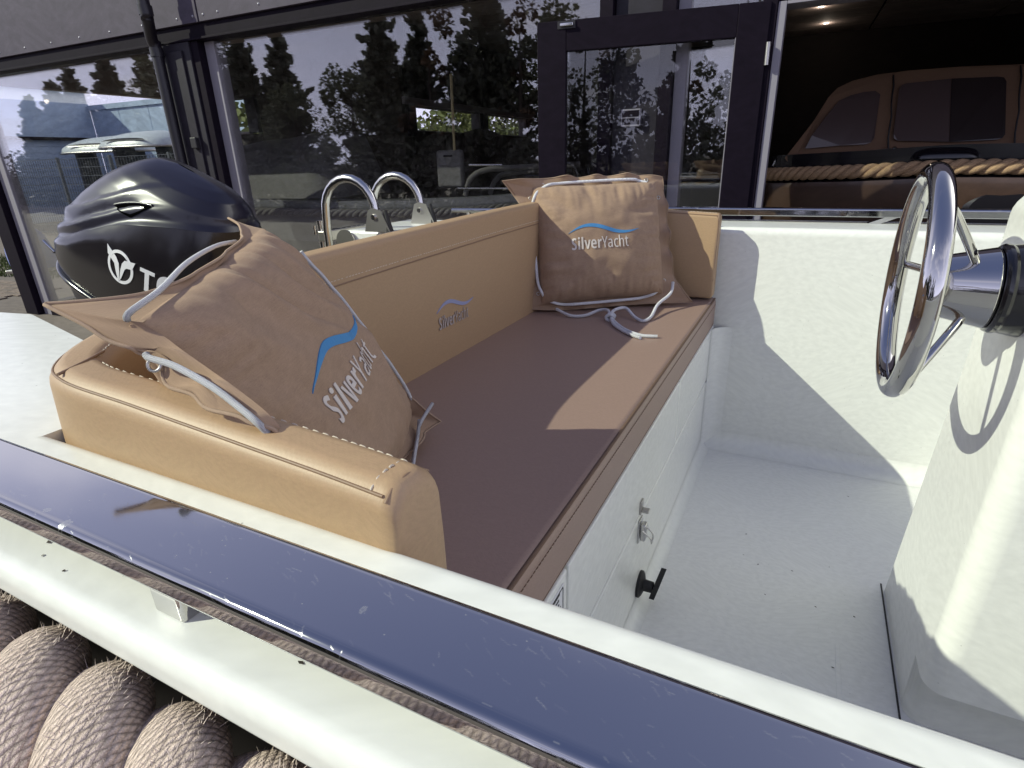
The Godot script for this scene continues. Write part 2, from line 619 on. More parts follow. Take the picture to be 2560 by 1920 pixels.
# small flecks of leaf and dirt lying on the deck and the cockpit floor
func flecks() -> void:
	rng.seed = 91
	var st := begin()
	for k in 30:
		var onfloor := k > 14
		var p := Vector3(rng.randf_range(-0.1, 0.25), -0.9997, rng.randf_range(-1.9, -0.4)) if onfloor else Vector3(rng.randf_range(-0.5, 0.1), -0.2213, rng.randf_range(-0.140, -0.122))
		if k > 10 and k < 15: p = Vector3(rng.randf_range(-1.0, -0.62), -0.2232, rng.randf_range(-0.36, -0.2))
		var s := rng.randf_range(0.0006, 0.0015) * (1.5 if onfloor else 1.0)
		var a := rng.randf() * TAU
		var x := Vector3(cos(a), 0, sin(a)) * s * 1.8
		var z := Vector3(-sin(a), 0, cos(a)) * s
		quad(st, p - x, p - z + Vector3.UP * 0.0006, p + x + Vector3.UP * 0.0004, p + z)
	var o := part("dirt_flecks", done(st), M.bark, self)
	tag(o, "small dark flecks of dirt scattered on the white deck and cockpit floor", "dirt", "", "stuff")

# ---------------------------------------------------------------- showroom, in its own axes: x along the front, z out of it towards the boat
func showroom() -> void:
	var b := thing("showroom_building", "dark framed boat showroom with big reflecting windows and grey fascia panels", "building", bframe)
	# fascia panels
	for e in [[-8.2, -4.085], [-4.07, 0.1], [0.115, 4.6], [4.615, 7.0]]:
		part("fascia_panel", rbox(Vector3(e[0], 1.0, -0.02), Vector3(e[1], 2.3, 0.06), 0.003), M.fascia, b)
	var rv := begin()
	for k in 30:
		var x := -7.9 + 0.4 * k + (0.03 if k > 9 else 0.0)
		for y in [1.04, 1.62, 2.2]:
			add_dome(rv, Vector3(x, y, 0.06), 0.009)
	for x in [-4.13, -4.02, 0.05, 0.17]:
		for y in [1.04, 1.62, 2.2]:
			add_dome(rv, Vector3(x, y, 0.06), 0.009)
	part("fascia_rivets", done(rv), M.rivet, b).set_meta("kind", "stuff")
	part("head_beam", rbox(Vector3(-8.1, 0.912, -0.14), Vector3(7, 0.998, 0.035), 0.004), M.frame, b)
	part("head_trim", rbox(Vector3(-8.1, 0.896, -0.1), Vector3(-0.24, 0.9115, 0.05), 0.003), M.frame, b)
	# posts
	part("corner_post", rbox(Vector3(-7.86, GROUND, -0.16), Vector3(-7.62, 0.895, 0.03), 0.004), M.frame, b)
	part("post", rbox(Vector3(-4.60, GROUND, -0.12), Vector3(-4.255, 0.895, 0.045), 0.004), M.post, b)
	part("post_cover", rbox(Vector3(-4.50, GROUND, 0.045), Vector3(-4.33, 0.84, 0.062), 0.004), M.post, b)
	part("window_jamb", rbox(Vector3(-4.253, GROUND, -0.10), Vector3(-4.175, 0.895, 0.03), 0.004), M.frame, b)
	part("window_jamb", rbox(Vector3(-4.68, GROUND, -0.10), Vector3(-4.602, 0.895, 0.02), 0.004), M.frame, b)
	part("post", rbox(Vector3(-1.06, GROUND, -0.12), Vector3(-0.985, 0.895, 0.02), 0.004), M.frame, b)
	part("post_panel", rbox(Vector3(-0.983, GROUND, -0.10), Vector3(-0.726, 0.895, -0.03), 0.003), M.post, b)
	part("post", rbox(Vector3(-0.724, GROUND, -0.12), Vector3(-0.65, 0.895, 0.02), 0.004), M.frame, b)
	part("post", rbox(Vector3(-0.235, GROUND, -0.14), Vector3(-0.168, 0.911, 0.03), 0.004), M.frame, b)
	# pale strips inside the frames
	for e in [[-7.60, -7.45, 0.10], [-4.173, -4.075, 0.09], [-0.648, -0.585, 0.03], [-0.166, -0.128, 0.16]]:
		part("pale_jamb", rbox(Vector3(e[0], GROUND, -0.13), Vector3(e[1], 0.893 if e[1] < -0.2 else 0.672, -0.03 if e[1] < -0.2 else 0.02), 0.003), M.reveal, b)
	part("door_head", rbox(Vector3(-0.166, 0.674, -0.14), Vector3(3.3, 0.911, 0.018), 0.004), M.frame, b)
	part("pale_head", rbox(Vector3(-0.127, 0.658, -0.13), Vector3(3.2, 0.672, 0.019), 0.002), M.reveal, b)
	part("front_wall", rbox(Vector3(3.2, GROUND, -0.14), Vector3(7.0, 0.656, 0.0)), M.frame, b)
	# front windows in double glazing, plus an extra pane added for stronger reflections
	for e in [[-7.45, -4.68], [-4.075, -1.06], [-0.585, -0.235]]:
		var w := part("window", rbox(Vector3(e[0], GROUND, -0.11), Vector3(e[1], GROUND + 0.07, -0.02), 0.004), M.frame, b)
		for z in [-0.045, -0.062, -0.079]:
			part("pane", rbox(Vector3(e[0], GROUND + 0.07, z - 0.003), Vector3(e[1], 0.893, z + 0.003)), M.pane, w)
	# shell of the room
	part("room_floor", rbox(Vector3(-7.86, GROUND, -7.2), Vector3(7.0, GROUND + 0.03, -0.15)), M.room_floor, b)
	part("roof", rbox(Vector3(-8.1, 1.75, -7.3), Vector3(7.0, 1.95, -0.03)), M.frame, b)
	part("back_wall", rbox(Vector3(-4.4, GROUND, -7.2), Vector3(7.0, 1.75, -6.97)), M.room, b)
	part("side_wall", rbox(Vector3(6.8, GROUND, -6.96), Vector3(7.0, 1.75, -0.15)), M.room, b)
	# the pale ceiling boards
	for k in 13:
		var z := -0.2 - 0.52 * k
		part("ceiling_board", rbox(Vector3(-4.4, 1.55, z - 0.512), Vector3(0.70, 1.57, z), 0.0), M.ceiling, b)
		part("ceiling_board", rbox(Vector3(0.725, 1.55, z - 0.512), Vector3(2.08, 1.57, z), 0.0), M.ceiling, b)
		part("ceiling_board", rbox(Vector3(2.10, 1.55, z - 0.512), Vector3(6.8, 1.57, z), 0.0), M.ceiling, b)
	for k in 6:
		var z := -0.2 - 0.52 * k
		part("ceiling_board", rbox(Vector3(-7.6, 1.55, z - 0.512), Vector3(-4.42, 1.57, z), 0.0), M.ceiling, b)
	for p in [Vector3(0.054, 1.547, -5.08), Vector3(0.147, 1.547, -6.16)]:
		var l := part("ceiling_light", lathe_hard([Vector2(0, 0.0), Vector2(0.0, 0.034), Vector2(-0.006, 0.040)], 16, Transform3D(Basis(Vector3.DOWN, Vector3.RIGHT, Vector3.FORWARD), p)), M.lamp, b)
		var om := OmniLight3D.new()
		om.name = "downlight_glow"
		om.position = p + Vector3(0, -0.03, 0)
		om.light_energy = 0.03
		om.light_size = 0.04
		om.omni_range = 12
		om.omni_attenuation = 2.0
		om.shadow_enabled = true
		om.light_color = Color(1, 0.93, 0.84)
		b.add_child(om)
	# shallow bay on the left with glass in its end wall
	part("bay_back_wall", rbox(Vector3(-6.78, GROUND, -3.1), Vector3(-4.42, 1.55, -2.92)), M.room, b)
	part("bay_back_wall", rbox(Vector3(-7.86, GROUND, -3.1), Vector3(-6.80, 0.44, -2.92)), M.room, b)
	part("bay_back_wall", rbox(Vector3(-7.86, 0.90, -3.1), Vector3(-6.80, 1.55, -2.92)), M.room, b)
	var sw := part("small_window", rbox(Vector3(-7.02, 0.45, -2.96), Vector3(-6.82, 0.90, -2.90), 0.005), M.post, b)
	part("sill", rbox(Vector3(-7.5, 0.44, -2.98), Vector3(-7.03, 0.47, -2.90), 0.004), M.reveal, sw)
	part("end_wall_sill", rbox(Vector3(-7.80, GROUND, -2.9), Vector3(-7.64, GROUND + 0.1, -0.17), 0.004), M.post, b)
	part("end_wall_head", rbox(Vector3(-7.80, 0.88, -2.9), Vector3(-7.64, 1.55, -0.17), 0.004), M.ceiling, b)
	var ew := part("end_window", rbox(Vector3(-7.74, 0.2, -2.92), Vector3(-7.70, 0.24, -2.88)), M.post, b)
	part("pane", rbox(Vector3(-7.724, GROUND + 0.1, -2.9), Vector3(-7.718, 0.88, -0.17)), M.pane, ew)
	# inner side wall with a strip of windows high up
	part("inner_wall", rbox(Vector3(-4.6, GROUND, -6.97), Vector3(-4.4, 0.37, -3.1)), M.room, b)
	part("inner_wall", rbox(Vector3(-4.6, 0.665, -6.97), Vector3(-4.4, 1.75, -3.1)), M.room, b)
	for z in [-2.99, -4.98, -6.75]:
		part("strip_window_post", rbox(Vector3(-4.58, 0.3, z - 0.16), Vector3(-4.37, 1.2, z), 0.004), M.post, b)
	part("strip_window_head", rbox(Vector3(-4.40, 0.665, -6.97), Vector3(-4.36, 0.745, -2.9), 0.004), M.reveal, b)
	for e in [[-3.16, -4.98], [-5.15, -6.75]]:
		var w := part("strip_window", rbox(Vector3(-4.58, 0.365, e[1]), Vector3(-4.42, 0.382, e[0]), 0.003), M.reveal, b)
		part("frame", rbox(Vector3(-4.57, 0.37, e[1]), Vector3(-4.43, 0.665, e[1] + 0.035), 0.003), M.reveal, w)
		part("pane", rbox(Vector3(-4.52, 0.38, e[1] + 0.035), Vector3(-4.514, 0.665, e[0])), M.pane, w)
	# rain pipe over the fascia and down beside the post
	var pipe := begin()
	add_tube(pipe, smooth([Vector3(-4.41, 2.6, 0.22), Vector3(-4.41, 1.16, 0.22), Vector3(-4.41, 1.06, 0.215), Vector3(-4.53, 0.93, 0.13), Vector3(-4.545, 0.86, 0.10), Vector3(-4.545, 0.7, 0.10), Vector3(-4.545, GROUND, 0.10)], 5), 0.042, 16)
	var pp := part("rain_pipe", done(pipe), M.pipe, b)
	for e in [[-4.41, 1.22, 0.22], [-4.41, 1.08, 0.217], [-4.545, 0.84, 0.10]]:
		part("pipe_collar", lathe_hard([Vector2(-0.03, 0.042), Vector2(-0.03, 0.049), Vector2(0.03, 0.049), Vector2(0.03, 0.042)], 18, Transform3D(Basis(Vector3.UP, Vector3.RIGHT, Vector3.BACK), Vector3(e[0], e[1], e[2]))), M.pipe, pp)
	# small switch box on the post and a solar lamp on the middle post
	part("switch_box", rbox(Vector3(-4.40, 0.155, 0.062), Vector3(-4.335, 0.235, 0.095), 0.006), M.black_plastic, b)
	var lampb := part("wall_box", rbox(Vector3(-0.925, 0.155, -0.03), Vector3(-0.815, 0.245, 0.005), 0.004), M.reveal, b)
	for y in [0.165, 0.204]:
		part("panel", rbox(Vector3(-0.918, y, 0.004), Vector3(-0.822, y + 0.033, 0.008), 0.001), M.frame, lampb)

func add_dome(st: SurfaceTool, at: Vector3, r: float) -> void:
	st.set_smooth_group(0)
	for j in 2:
		for k in 8:
			var a := TAU * k / 8
			var c := TAU * (k + 1) / 8
			var r0: float = r * [1.0, 0.75, 0.0][j]
			var r1: float = r * [1.0, 0.75, 0.0][j + 1]
			var z0: float = r * [0.0, 0.4, 0.6][j]
			var z1: float = r * [0.0, 0.4, 0.6][j + 1]
			var p := [at + Vector3(cos(a) * r0, sin(a) * r0, z0), at + Vector3(cos(c) * r0, sin(c) * r0, z0), at + Vector3(cos(c) * r1, sin(c) * r1, z1), at + Vector3(cos(a) * r1, sin(a) * r1, z1)]
			for n in [0, 2, 1, 0, 3, 2]:
				st.set_uv(Vector2.ZERO); st.add_vertex(p[n])

func showroom_door() -> void:
	# swung wide open against the front; hinged on its right edge
	var at := bframe * Transform3D(Basis(Vector3.UP, deg_to_rad(8.83)), Vector3(-0.195, 0, 0.045))
	var d := thing("showroom_door", "black glazed showroom door swung open beside the dark doorway", "door", at)
	var z0 := -0.05
	part("stile", rbox(Vector3(-1.163, GROUND + 0.02, z0), Vector3(-1.004, 0.676, 0), 0.004), M.frame, d)
	part("stile", rbox(Vector3(-0.147, GROUND + 0.02, z0), Vector3(0, 0.676, 0), 0.004), M.frame, d)
	part("top_rail", rbox(Vector3(-1.0035, 0.532, z0 + 0.002), Vector3(-0.1475, 0.676, -0.002), 0.003), M.frame, d)
	part("bottom_rail", rbox(Vector3(-1.0035, GROUND + 0.02, z0 + 0.002), Vector3(-0.1475, GROUND + 0.25, -0.002), 0.003), M.frame, d)
	part("pane", rbox(Vector3(-1.0, GROUND + 0.25, -0.028), Vector3(-0.15, 0.532, -0.022)), M.pane, d)
	part("glazing_bead", rbox(Vector3(-0.1515, GROUND + 0.25, -0.018), Vector3(-0.1475, 0.532, -0.004), 0.001), M.reveal, d)
	var l := part("catch", rbox(Vector3(-1.035, 0.645, 0.0), Vector3(-0.965, 0.662, 0.018), 0.004), M.chrome, d)
	part("catch_plate", rbox(Vector3(-1.05, 0.635, 0.0), Vector3(-0.955, 0.672, 0.004), 0.002), M.black_plastic, l)
	for y in [0.40, -0.5]:
		part("hinge", tube([Vector3(0.006, y, 0.004), Vector3(0.006, y + 0.1, 0.004)], 0.011, 10), M.steel_dull, d)

# ---------------------------------------------------------------- beyond the glass on the left, in the showroom's axes
func yard_beyond() -> void:
	var w := thing("blue_warehouse", "pale blue metal warehouse with roller door seen through the left window", "building", bframe)
	# its long wall runs away from the front at x = -22
	part("wall", rbox(Vector3(-22.6, GROUND, -7.2), Vector3(-22.0, 2.15, -3.0)), M.blue_wall, w)
	part("wall", rbox(Vector3(-22.6, 1.02, -9.6), Vector3(-22.0, 2.15, -7.2)), M.blue_wall, w)
	part("wall", rbox(Vector3(-22.6, GROUND, -9.95), Vector3(-22.0, 2.15, -9.6)), M.blue_wall, w)
	for k in 12:
		part("wall_rib", rbox(Vector3(-22.0, GROUND, -3.4 - k * 0.55), Vector3(-21.985, 2.15, -3.36 - k * 0.55)), M.blue_wall, w) if k * 0.55 + 3.4 < 7.2 else null
	part("clerestory", rbox(Vector3(-22.4, 2.15, -9.95), Vector3(-22.05, 2.5, -3.0)), M.band, w)
	part("eaves", rbox(Vector3(-22.7, 2.5, -10.1), Vector3(-21.9, 2.7, -3.0)), M.blue_wall, w)
	var rd := part("roller_door", rbox(Vector3(-22.2, GROUND, -9.6), Vector3(-22.14, 1.0, -7.2)), M.blue_door, w)
	for k in 13:
		part("slat", rbox(Vector3(-22.14, GROUND + 0.02 + k * 0.192, -9.58), Vector3(-22.12, GROUND + 0.2 + k * 0.192, -7.22), 0.008, 1), M.blue_door, rd)
	part("lintel", rbox(Vector3(-22.02, 1.0, -9.7), Vector3(-21.94, 1.10, -7.1)), M.frame, w)
	# the wing that faces the yard
	for k in 7:
		part("wing_panel", rbox(Vector3(-22.0 + k * 1.5, GROUND, -10.4), Vector3(-20.515 + k * 1.5, 1.95, -9.96), 0.01, 1), M.blue_wall, w)
	part("wing_eaves", rbox(Vector3(-22.0, 1.95, -10.5), Vector3(-11.0, 2.1, -9.9)), M.blue_wall, w)
	# two small white hulls in front of the wing
	white_hull("white_hull", "white upturned boat hull behind the wire fence, further one", Vector3(-18.2, 0.55, -7.9), 3.4, 0.46, "white hulls behind the fence")
	white_hull("white_hull", "small white boat hull behind the wire fence, nearer bright one", Vector3(-15.6, 0.60, -7.2), 2.6, 0.40, "white hulls behind the fence")
	# mesh fence
	var f := thing("wire_fence", "grey wire mesh fence with posts seen through the left window", "fence", bframe)
	var zf := -5.2
	for k in 8:
		part("fence_post", rbox(Vector3(-22 + k * 2.0, GROUND, zf - 0.03), Vector3(-21.94 + k * 2.0, 0.35, zf + 0.03), 0.005, 1), M.wire, f)
	var wires := begin()
	for k in 150:
		var x := -22.0 + k * 0.1
		add_rbox(wires, Vector3(x - 0.004, GROUND, zf - 0.004), Vector3(x + 0.004, 0.3, zf + 0.004))
	for k in 10:
		var y := GROUND + 0.1 + k * 0.19
		add_rbox(wires, Vector3(-22, y - 0.005, zf + 0.005), Vector3(-7.9, y + 0.005, zf + 0.013))
	part("fence_wires", wires.commit(), M.wire, f).set_meta("kind", "stuff")
	# a boat seat on its pedestal past the corner
	var s := thing("covered_boat_seat", "boat seat under blue cloth cover on metal pedestal past the showroom corner", "stool", bframe * Transform3D(Basis(Vector3.UP, 0.5), Vector3(-8.12, GROUND, -0.35)))
	part("pedestal", tube([Vector3(0, 0.02, 0), Vector3(0, 0.42, 0)], 0.035, 14), M.steel_dull, s)
	part("base_plate", lathe_hard([Vector2(0, 0), Vector2(0, 0.17), Vector2(0.02, 0.16), Vector2(0.03, 0.05)], 20, Transform3D(Basis(Vector3.UP, Vector3.RIGHT, Vector3.BACK), Vector3.ZERO)), M.steel_dull, s)
	part("seat_plate", rbox(Vector3(-0.22, 0.42, -0.22), Vector3(0.22, 0.46, 0.22), 0.012), M.steel_dull, s)
	part("seat_cover", grid(24, 14, func(u, v):
		var a: float = u * TAU
		var t: float = v
		var r: float = 0.24 * pow(1.0 - pow(t, 3.0), 0.5) * (1.0 + 0.05 * sin(a * 5.0 + t * 4.0))
		return Vector3(cos(a) * r - 0.05 * t, 0.46 + 0.50 * t, sin(a) * r * 0.9)), M.blue_cloth, s)

func white_hull(called: String, label: String, at: Vector3, length: float, high: float, group: String) -> void:
	var h := thing(called, label, "boat", bframe * Transform3D(Basis(Vector3.UP, 0.15), at), group)
	part("hull", grid(28, 10, func(u, v):
		var x: float = (u - 0.5) * length
		var taper: float = pow(1.0 - pow(absf(u * 2.0 - 1.0), 3.5 if u > 0.5 else 2.2), 0.5)
		var a: float = PI * v
		return Vector3(x, sin(a) * high * taper * (0.75 + 0.25 * u), -cos(a) * 0.7 * taper)), M.white_boat, h)
	part("rub_rail", grid(28, 6, func(u, v):
		var x: float = (u - 0.5) * length * 1.01
		var taper: float = pow(1.0 - pow(absf(u * 2.0 - 1.0), 3.5 if u > 0.5 else 2.2), 0.5)
		var a: float = TAU * v
		return Vector3(x, -0.02 + 0.035 * sin(a), 0.70 * taper + 0.035 * cos(a))), M.steel_dull, h)
	part("side_window", grid(14, 3, func(u, v):
		var x: float = (u - 0.45) * length * 0.55
		var y: float = high * (0.30 + 0.16 * v * sqrt(maxf(0.0, 1.0 - pow(u * 2 - 1, 2))))
		return Vector3(x, y, 0.70 * sqrt(maxf(0.05, 1.0 - pow(y / high / 0.95, 2.0))) + 0.01)), M.navy, h)
	part("stand", rbox(Vector3(-length * 0.3, GROUND - at.y, -0.3), Vector3(-length * 0.3 + 0.1, 0.02, 0.3)), M.post, h)
	part("stand", rbox(Vector3(length * 0.25, GROUND - at.y, -0.3), Vector3(length * 0.25 + 0.1, 0.02, 0.3)), M.post, h)

# ---------------------------------------------------------------- trees: a row behind the camera that the windows reflect, and some past the strip windows
func leaf_blob(st: SurfaceTool, at: Vector3, dir: Vector3, size: float, tone: float) -> void:
	var side := dir.cross(Vector3(rng.randf() - 0.5, rng.randf() - 0.5, rng.randf() - 0.5)).normalized() * size * 0.42
	var c := Color(tone, tone, tone)
	st.set_smooth_group(0xFFFFFFFF)
	for v in [at - side * 0.3, at + dir * size * 0.5 + side, at + dir * size]:
		st.set_color(c); st.set_uv(Vector2.ZERO); st.add_vertex(v)
	for v in [at - side * 0.3, at + dir * size, at + dir * size * 0.5 - side]:
		st.set_color(c); st.set_uv(Vector2.ZERO); st.add_vertex(v)

func conifer_crown(h: float, r: float, sd: int) -> ArrayMesh:
	rng.seed = sd
	var st := begin()
	var levels := 34
	for l in levels:
		var t := float(l) / levels
		var y := h * (0.10 + 0.90 * t)
		var reach := r * pow(1.0 - t, 0.75) * rng.randf_range(0.75, 1.1)
		var n := int(lerpf(13, 4, t))
		for k in n:
			var a := rng.randf() * TAU
			var len := reach * (rng.randf_range(0.45, 1.05) if rng.randf() < 0.8 else rng.randf_range(1.0, 1.45))
			var out := Vector3(cos(a), rng.randf_range(0.1, 1.0), sin(a))
			var steps := int(3 + len * 7)
			for s in steps:
				var f := (s + 0.6) / steps
				var p := Vector3(0, y, 0) + out * len * f + Vector3(0, -0.12 * len * f * f, 0)
				for q in 4:
					var d := (out + Vector3(rng.randfn(0, 0.55), rng.randfn(0.1, 0.45), rng.randfn(0, 0.55))).normalized()
					leaf_blob(st, p + Vector3(rng.randfn(0, 0.05), rng.randfn(0, 0.05), rng.randfn(0, 0.05)), d, rng.randf_range(0.14, 0.30), rng.randf_range(0.6, 1.3))
	return done(st)

func broad_crown(h: float, r: float, sd: int, density := 1.0) -> ArrayMesh:
	rng.seed = sd
	var st := begin()
	var n := int(46 * density)
	for k in n:
		var t := rng.randf()
		var a := rng.randf() * TAU
		var rr := r * sqrt(sin(PI * (0.12 + 0.86 * t))) * sqrt(rng.randf_range(0.15, 1.0))
		var c := Vector3(cos(a) * rr, h * (0.22 + 0.76 * t), sin(a) * rr)
		var size := rng.randf_range(0.25, 0.62) * r * 0.42
		var tone := rng.randf_range(0.7, 1.25)
		for q in int(95):
			var d := Vector3(rng.randfn(0, 1), rng.randfn(0, 1), rng.randfn(0, 1)).normalized()
			leaf_blob(st, c + d * size * pow(rng.randf(), 0.4), (d + Vector3(0, -0.3, 0)).normalized(), rng.randf_range(0.10, 0.20), tone * rng.randf_range(0.8, 1.2))
	return done(st)

func tree_trunk(h: float, r: float, sd: int, limbs: int, spread: float) -> ArrayMesh:
	rng.seed = sd
	var st := begin()
	add_tube(st, [Vector3(0, 0, 0), Vector3(0.03, h * 0.3, 0.02), Vector3(-0.02, h * 0.65, 0.03), Vector3(0, h * 0.96, 0)], r, 8, true, false, r * 0.15)
	for k in limbs:
		var t := rng.randf_range(0.2, 0.85)
		var a := rng.randf() * TAU
		var len := spread * (1.05 - t) * rng.randf_range(0.7, 1.1)
		var p := Vector3(0, h * t, 0)
		var o := Vector3(cos(a), 0.75, sin(a)).normalized()
		add_tube(st, [p, p + o * len * 0.5, p + o * len + Vector3(0, len * 0.2, 0)], r * 0.4 * (1.1 - t), 5, false, false, 0.008)
	return done(st)

func trees() -> void:
	var con: Array[ArrayMesh] = [conifer_crown(6.0, 1.2, 31), conifer_crown(6.0, 1.6, 32), conifer_crown(6.0, 0.95, 33)]
	var broad: Array[ArrayMesh] = [broad_crown(6.0, 1.7, 41), broad_crown(6.0, 2.0, 42, 1.3), broad_crown(6.0, 1.3, 43, 0.22)]
	var ct := tree_trunk(6.0, 0.11, 51, 0, 0)
	var bt := tree_trunk(5.4, 0.12, 52, 16, 1.7)
	# x along the front, distance behind the glass plane, height, kind
	var row := [
		[-36.0, 15.5, 5.4, "c0", "narrow dark conifer, first of the row behind the boat from the left end"],
		[-34.0, 14.2, 5.0, "c2", "slim conifer with a thin tip at the left end of the row behind the boat"],
		[-32.6, 14.8, 5.8, "c1", "wide dark conifer third from the left end of the row behind the boat"],
		[-30.1, 14.3, 6.1, "c0", "dark conifer standing between two gaps behind the boat"],
		[-27.9, 14.6, 6.4, "c1", "tall bushy conifer reflected at the right of the left window"],
		[-26.0, 15.0, 6.6, "c2", "tall slim conifer beside the bushy one behind the boat"],
		[-23.6, 14.4, 6.3, "b0", "leafy tree among the conifers reflected behind the rain pipe"],
		[-20.6, 14.6, 6.3, "b1", "broad leafy tree reflected at the left edge of the big window"],
		[-19.3, 14.2, 6.2, "c1", "dense conifer in the left clump reflected in the big window"],
		[-17.9, 14.7, 6.7, "c2", "tallest conifer of the left clump reflected in the big window"],
		[-16.5, 13.6, 4.4, "b0", "low leafy tree at the right foot of the left clump"],
		[-14.4, 14.2, 5.0, "b0", "rounded leafy tree at the left foot of the middle clump"],
		[-13.3, 14.8, 6.5, "c1", "dark conifer at the left of the middle clump"],
		[-12.2, 15.4, 6.6, "c2", "slim conifer at the right of the middle clump"],
		[-11.2, 14.4, 6.5, "b2", "thin nearly bare tree reflected in the middle of the big window"],
		[-9.4, 14.9, 6.9, "c1", "tall dark conifer reflected left of the open door"],
		[-10.2, 15.6, 5.4, "b1", "broad leafy tree behind the bare one"],
		[-8.0, 14.5, 6.3, "b2", "sparse tree reflected above the open door"],
		[-6.9, 15.5, 6.2, "b0", "leafy tree reflected in the right of the big window"],
		[-5.2, 14.3, 5.3, "b0", "leafy tree reflected in the glass of the open door"],
		[-3.0, 15.0, 4.8, "b2", "sparse tree reflected at the right of the door glass"],
		[-1.2, 14.6, 5.2, "b1", "broad tree reflected at the hinge side of the door"],
		[1.6, 14.8, 5.0, "c1", "conifer at the right end of the row behind the boat"],
	]
	var k := 0
	for e in row:
		var kind: String = e[3]
		var is_c := kind.begins_with("c")
		var s: float = e[2] * 0.95 / 6.0
		var at := bframe * Transform3D(Basis(Vector3.UP, k * 1.7).scaled(Vector3(s, s, s)), Vector3(e[0], GROUND, e[1]))
		var t := thing("conifer_tree" if is_c else "leafy_tree", e[4], "tree", at, "trees in a row behind the boat")
		part("trunk", ct if is_c else bt, M.bark, t)
		var i := int(kind.substr(1))
		part("crown", con[i] if is_c else broad[i], M.leaf_dark if is_c else [M.leaf_mid, M.leaf_dark, M.leaf_red][i], t)
		k += 1
	# dark hedge along the foot of the row
	rng.seed = 61
	var hs := begin()
	for q in 30000:
		var hx := rng.randf_range(-38, 4)
		var p := Vector3(hx, GROUND + rng.randf() * (1.9 + 0.7 * sin(hx * 0.9) + 0.5 * sin(hx * 2.3)) + 0.05, 13.6 + rng.randfn(0, 0.3))
		leaf_blob(hs, p, Vector3(rng.randfn(0, 1), rng.randfn(0, 1), rng.randfn(0, 1)).normalized(), rng.randf_range(0.10, 0.2), rng.randf_range(0.6, 1.2))
	var hg := part("hedge", done(hs), M.leaf_dark, self, bframe)
	tag(hg, "long dark hedge at the foot of the row of trees", "hedge", "", "stuff")
	rng.seed = 62
	var bs := begin()
	for q in 15000:
		var hz := rng.randf_range(-24.0, -5.0)
		var p := Vector3(-9.6 + 0.10 * (hz + 5.0) + rng.randfn(0, 0.35), GROUND + rng.randf() * (2.7 + 0.35 * sin(hz * 1.7)), hz)
		leaf_blob(bs, p, Vector3(rng.randfn(0, 1), rng.randfn(0, 1), rng.randfn(0, 1)).normalized(), rng.randf_range(0.12, 0.24), rng.randf_range(0.4, 1.25))
	var bh := part("bushes", done(bs), M.hedge_lit, self, bframe)
	tag(bh, "yellow green bushes growing past the strip windows", "bushes", "", "stuff")
	# sunlit trees past the strip of windows
	var lit := [[-10.4, -7.4, 3.4, 0, M.leaf_lit, "sunlit yellow green tree seen through the strip windows, left"], [-11.6, -11.2, 3.6, 1, M.leaf_mid, "greener tree seen through the strip windows, in the middle"], [-10.2, -14.2, 3.5, 0, M.leaf_lit, "sunlit tree seen through the strip windows, right"], [-12.0, -18.5, 4.0, 1, M.leaf_lit, "autumn tinted tree seen through the door glass"], [-9.5, -17.4, 3.4, 0, M.leaf_mid, "green tree at the far end of the strip windows"]]
	for e in lit:
		var s: float = e[2] / 6.0
		var t := thing("leafy_tree", e[5], "tree", bframe * Transform3D(Basis(Vector3.UP, e[0]).scaled(Vector3(s, s, s)), Vector3(e[0], GROUND, e[1])), "trees past the strip windows")
		part("trunk", bt, M.bark, t)
		part("crown", broad[e[3]], e[4], t)

# ---------------------------------------------------------------- boats inside, in the showroom's axes (z = 3.5 - distance)
func twisted(path: Array, radius: float, pitch: float, strands: int, parent: Node, m: Material, seg := 9, per := 12, hand := 1.0) -> void:
	# a laid rope: strands wound round the path; each strand is a part
	var n := path.size()
	var length := 0.0
	for i in n - 1: length += (path[i + 1] - path[i]).length()
	var turns := length / pitch
	var steps := int(turns * per)
	for s in strands:
		var pts := []
		for k in steps + 1:
			var f := float(k) / steps
			var x := f * (n - 1)
			var i := mini(int(x), n - 2)
			var c: Vector3 = path[i].lerp(path[i + 1], x - i)
			var t: Vector3 = (path[i + 1] - path[i]).normalized()
			var side := t.cross(Vector3.UP).normalized()
			var up := side.cross(t)
			var a := hand * TAU * (f * turns + float(s) / strands)
			pts.append(c + (side * cos(a) + up * sin(a)) * radius * 0.5)
		part("strand", tube(pts, radius * 0.52, seg), m, parent)

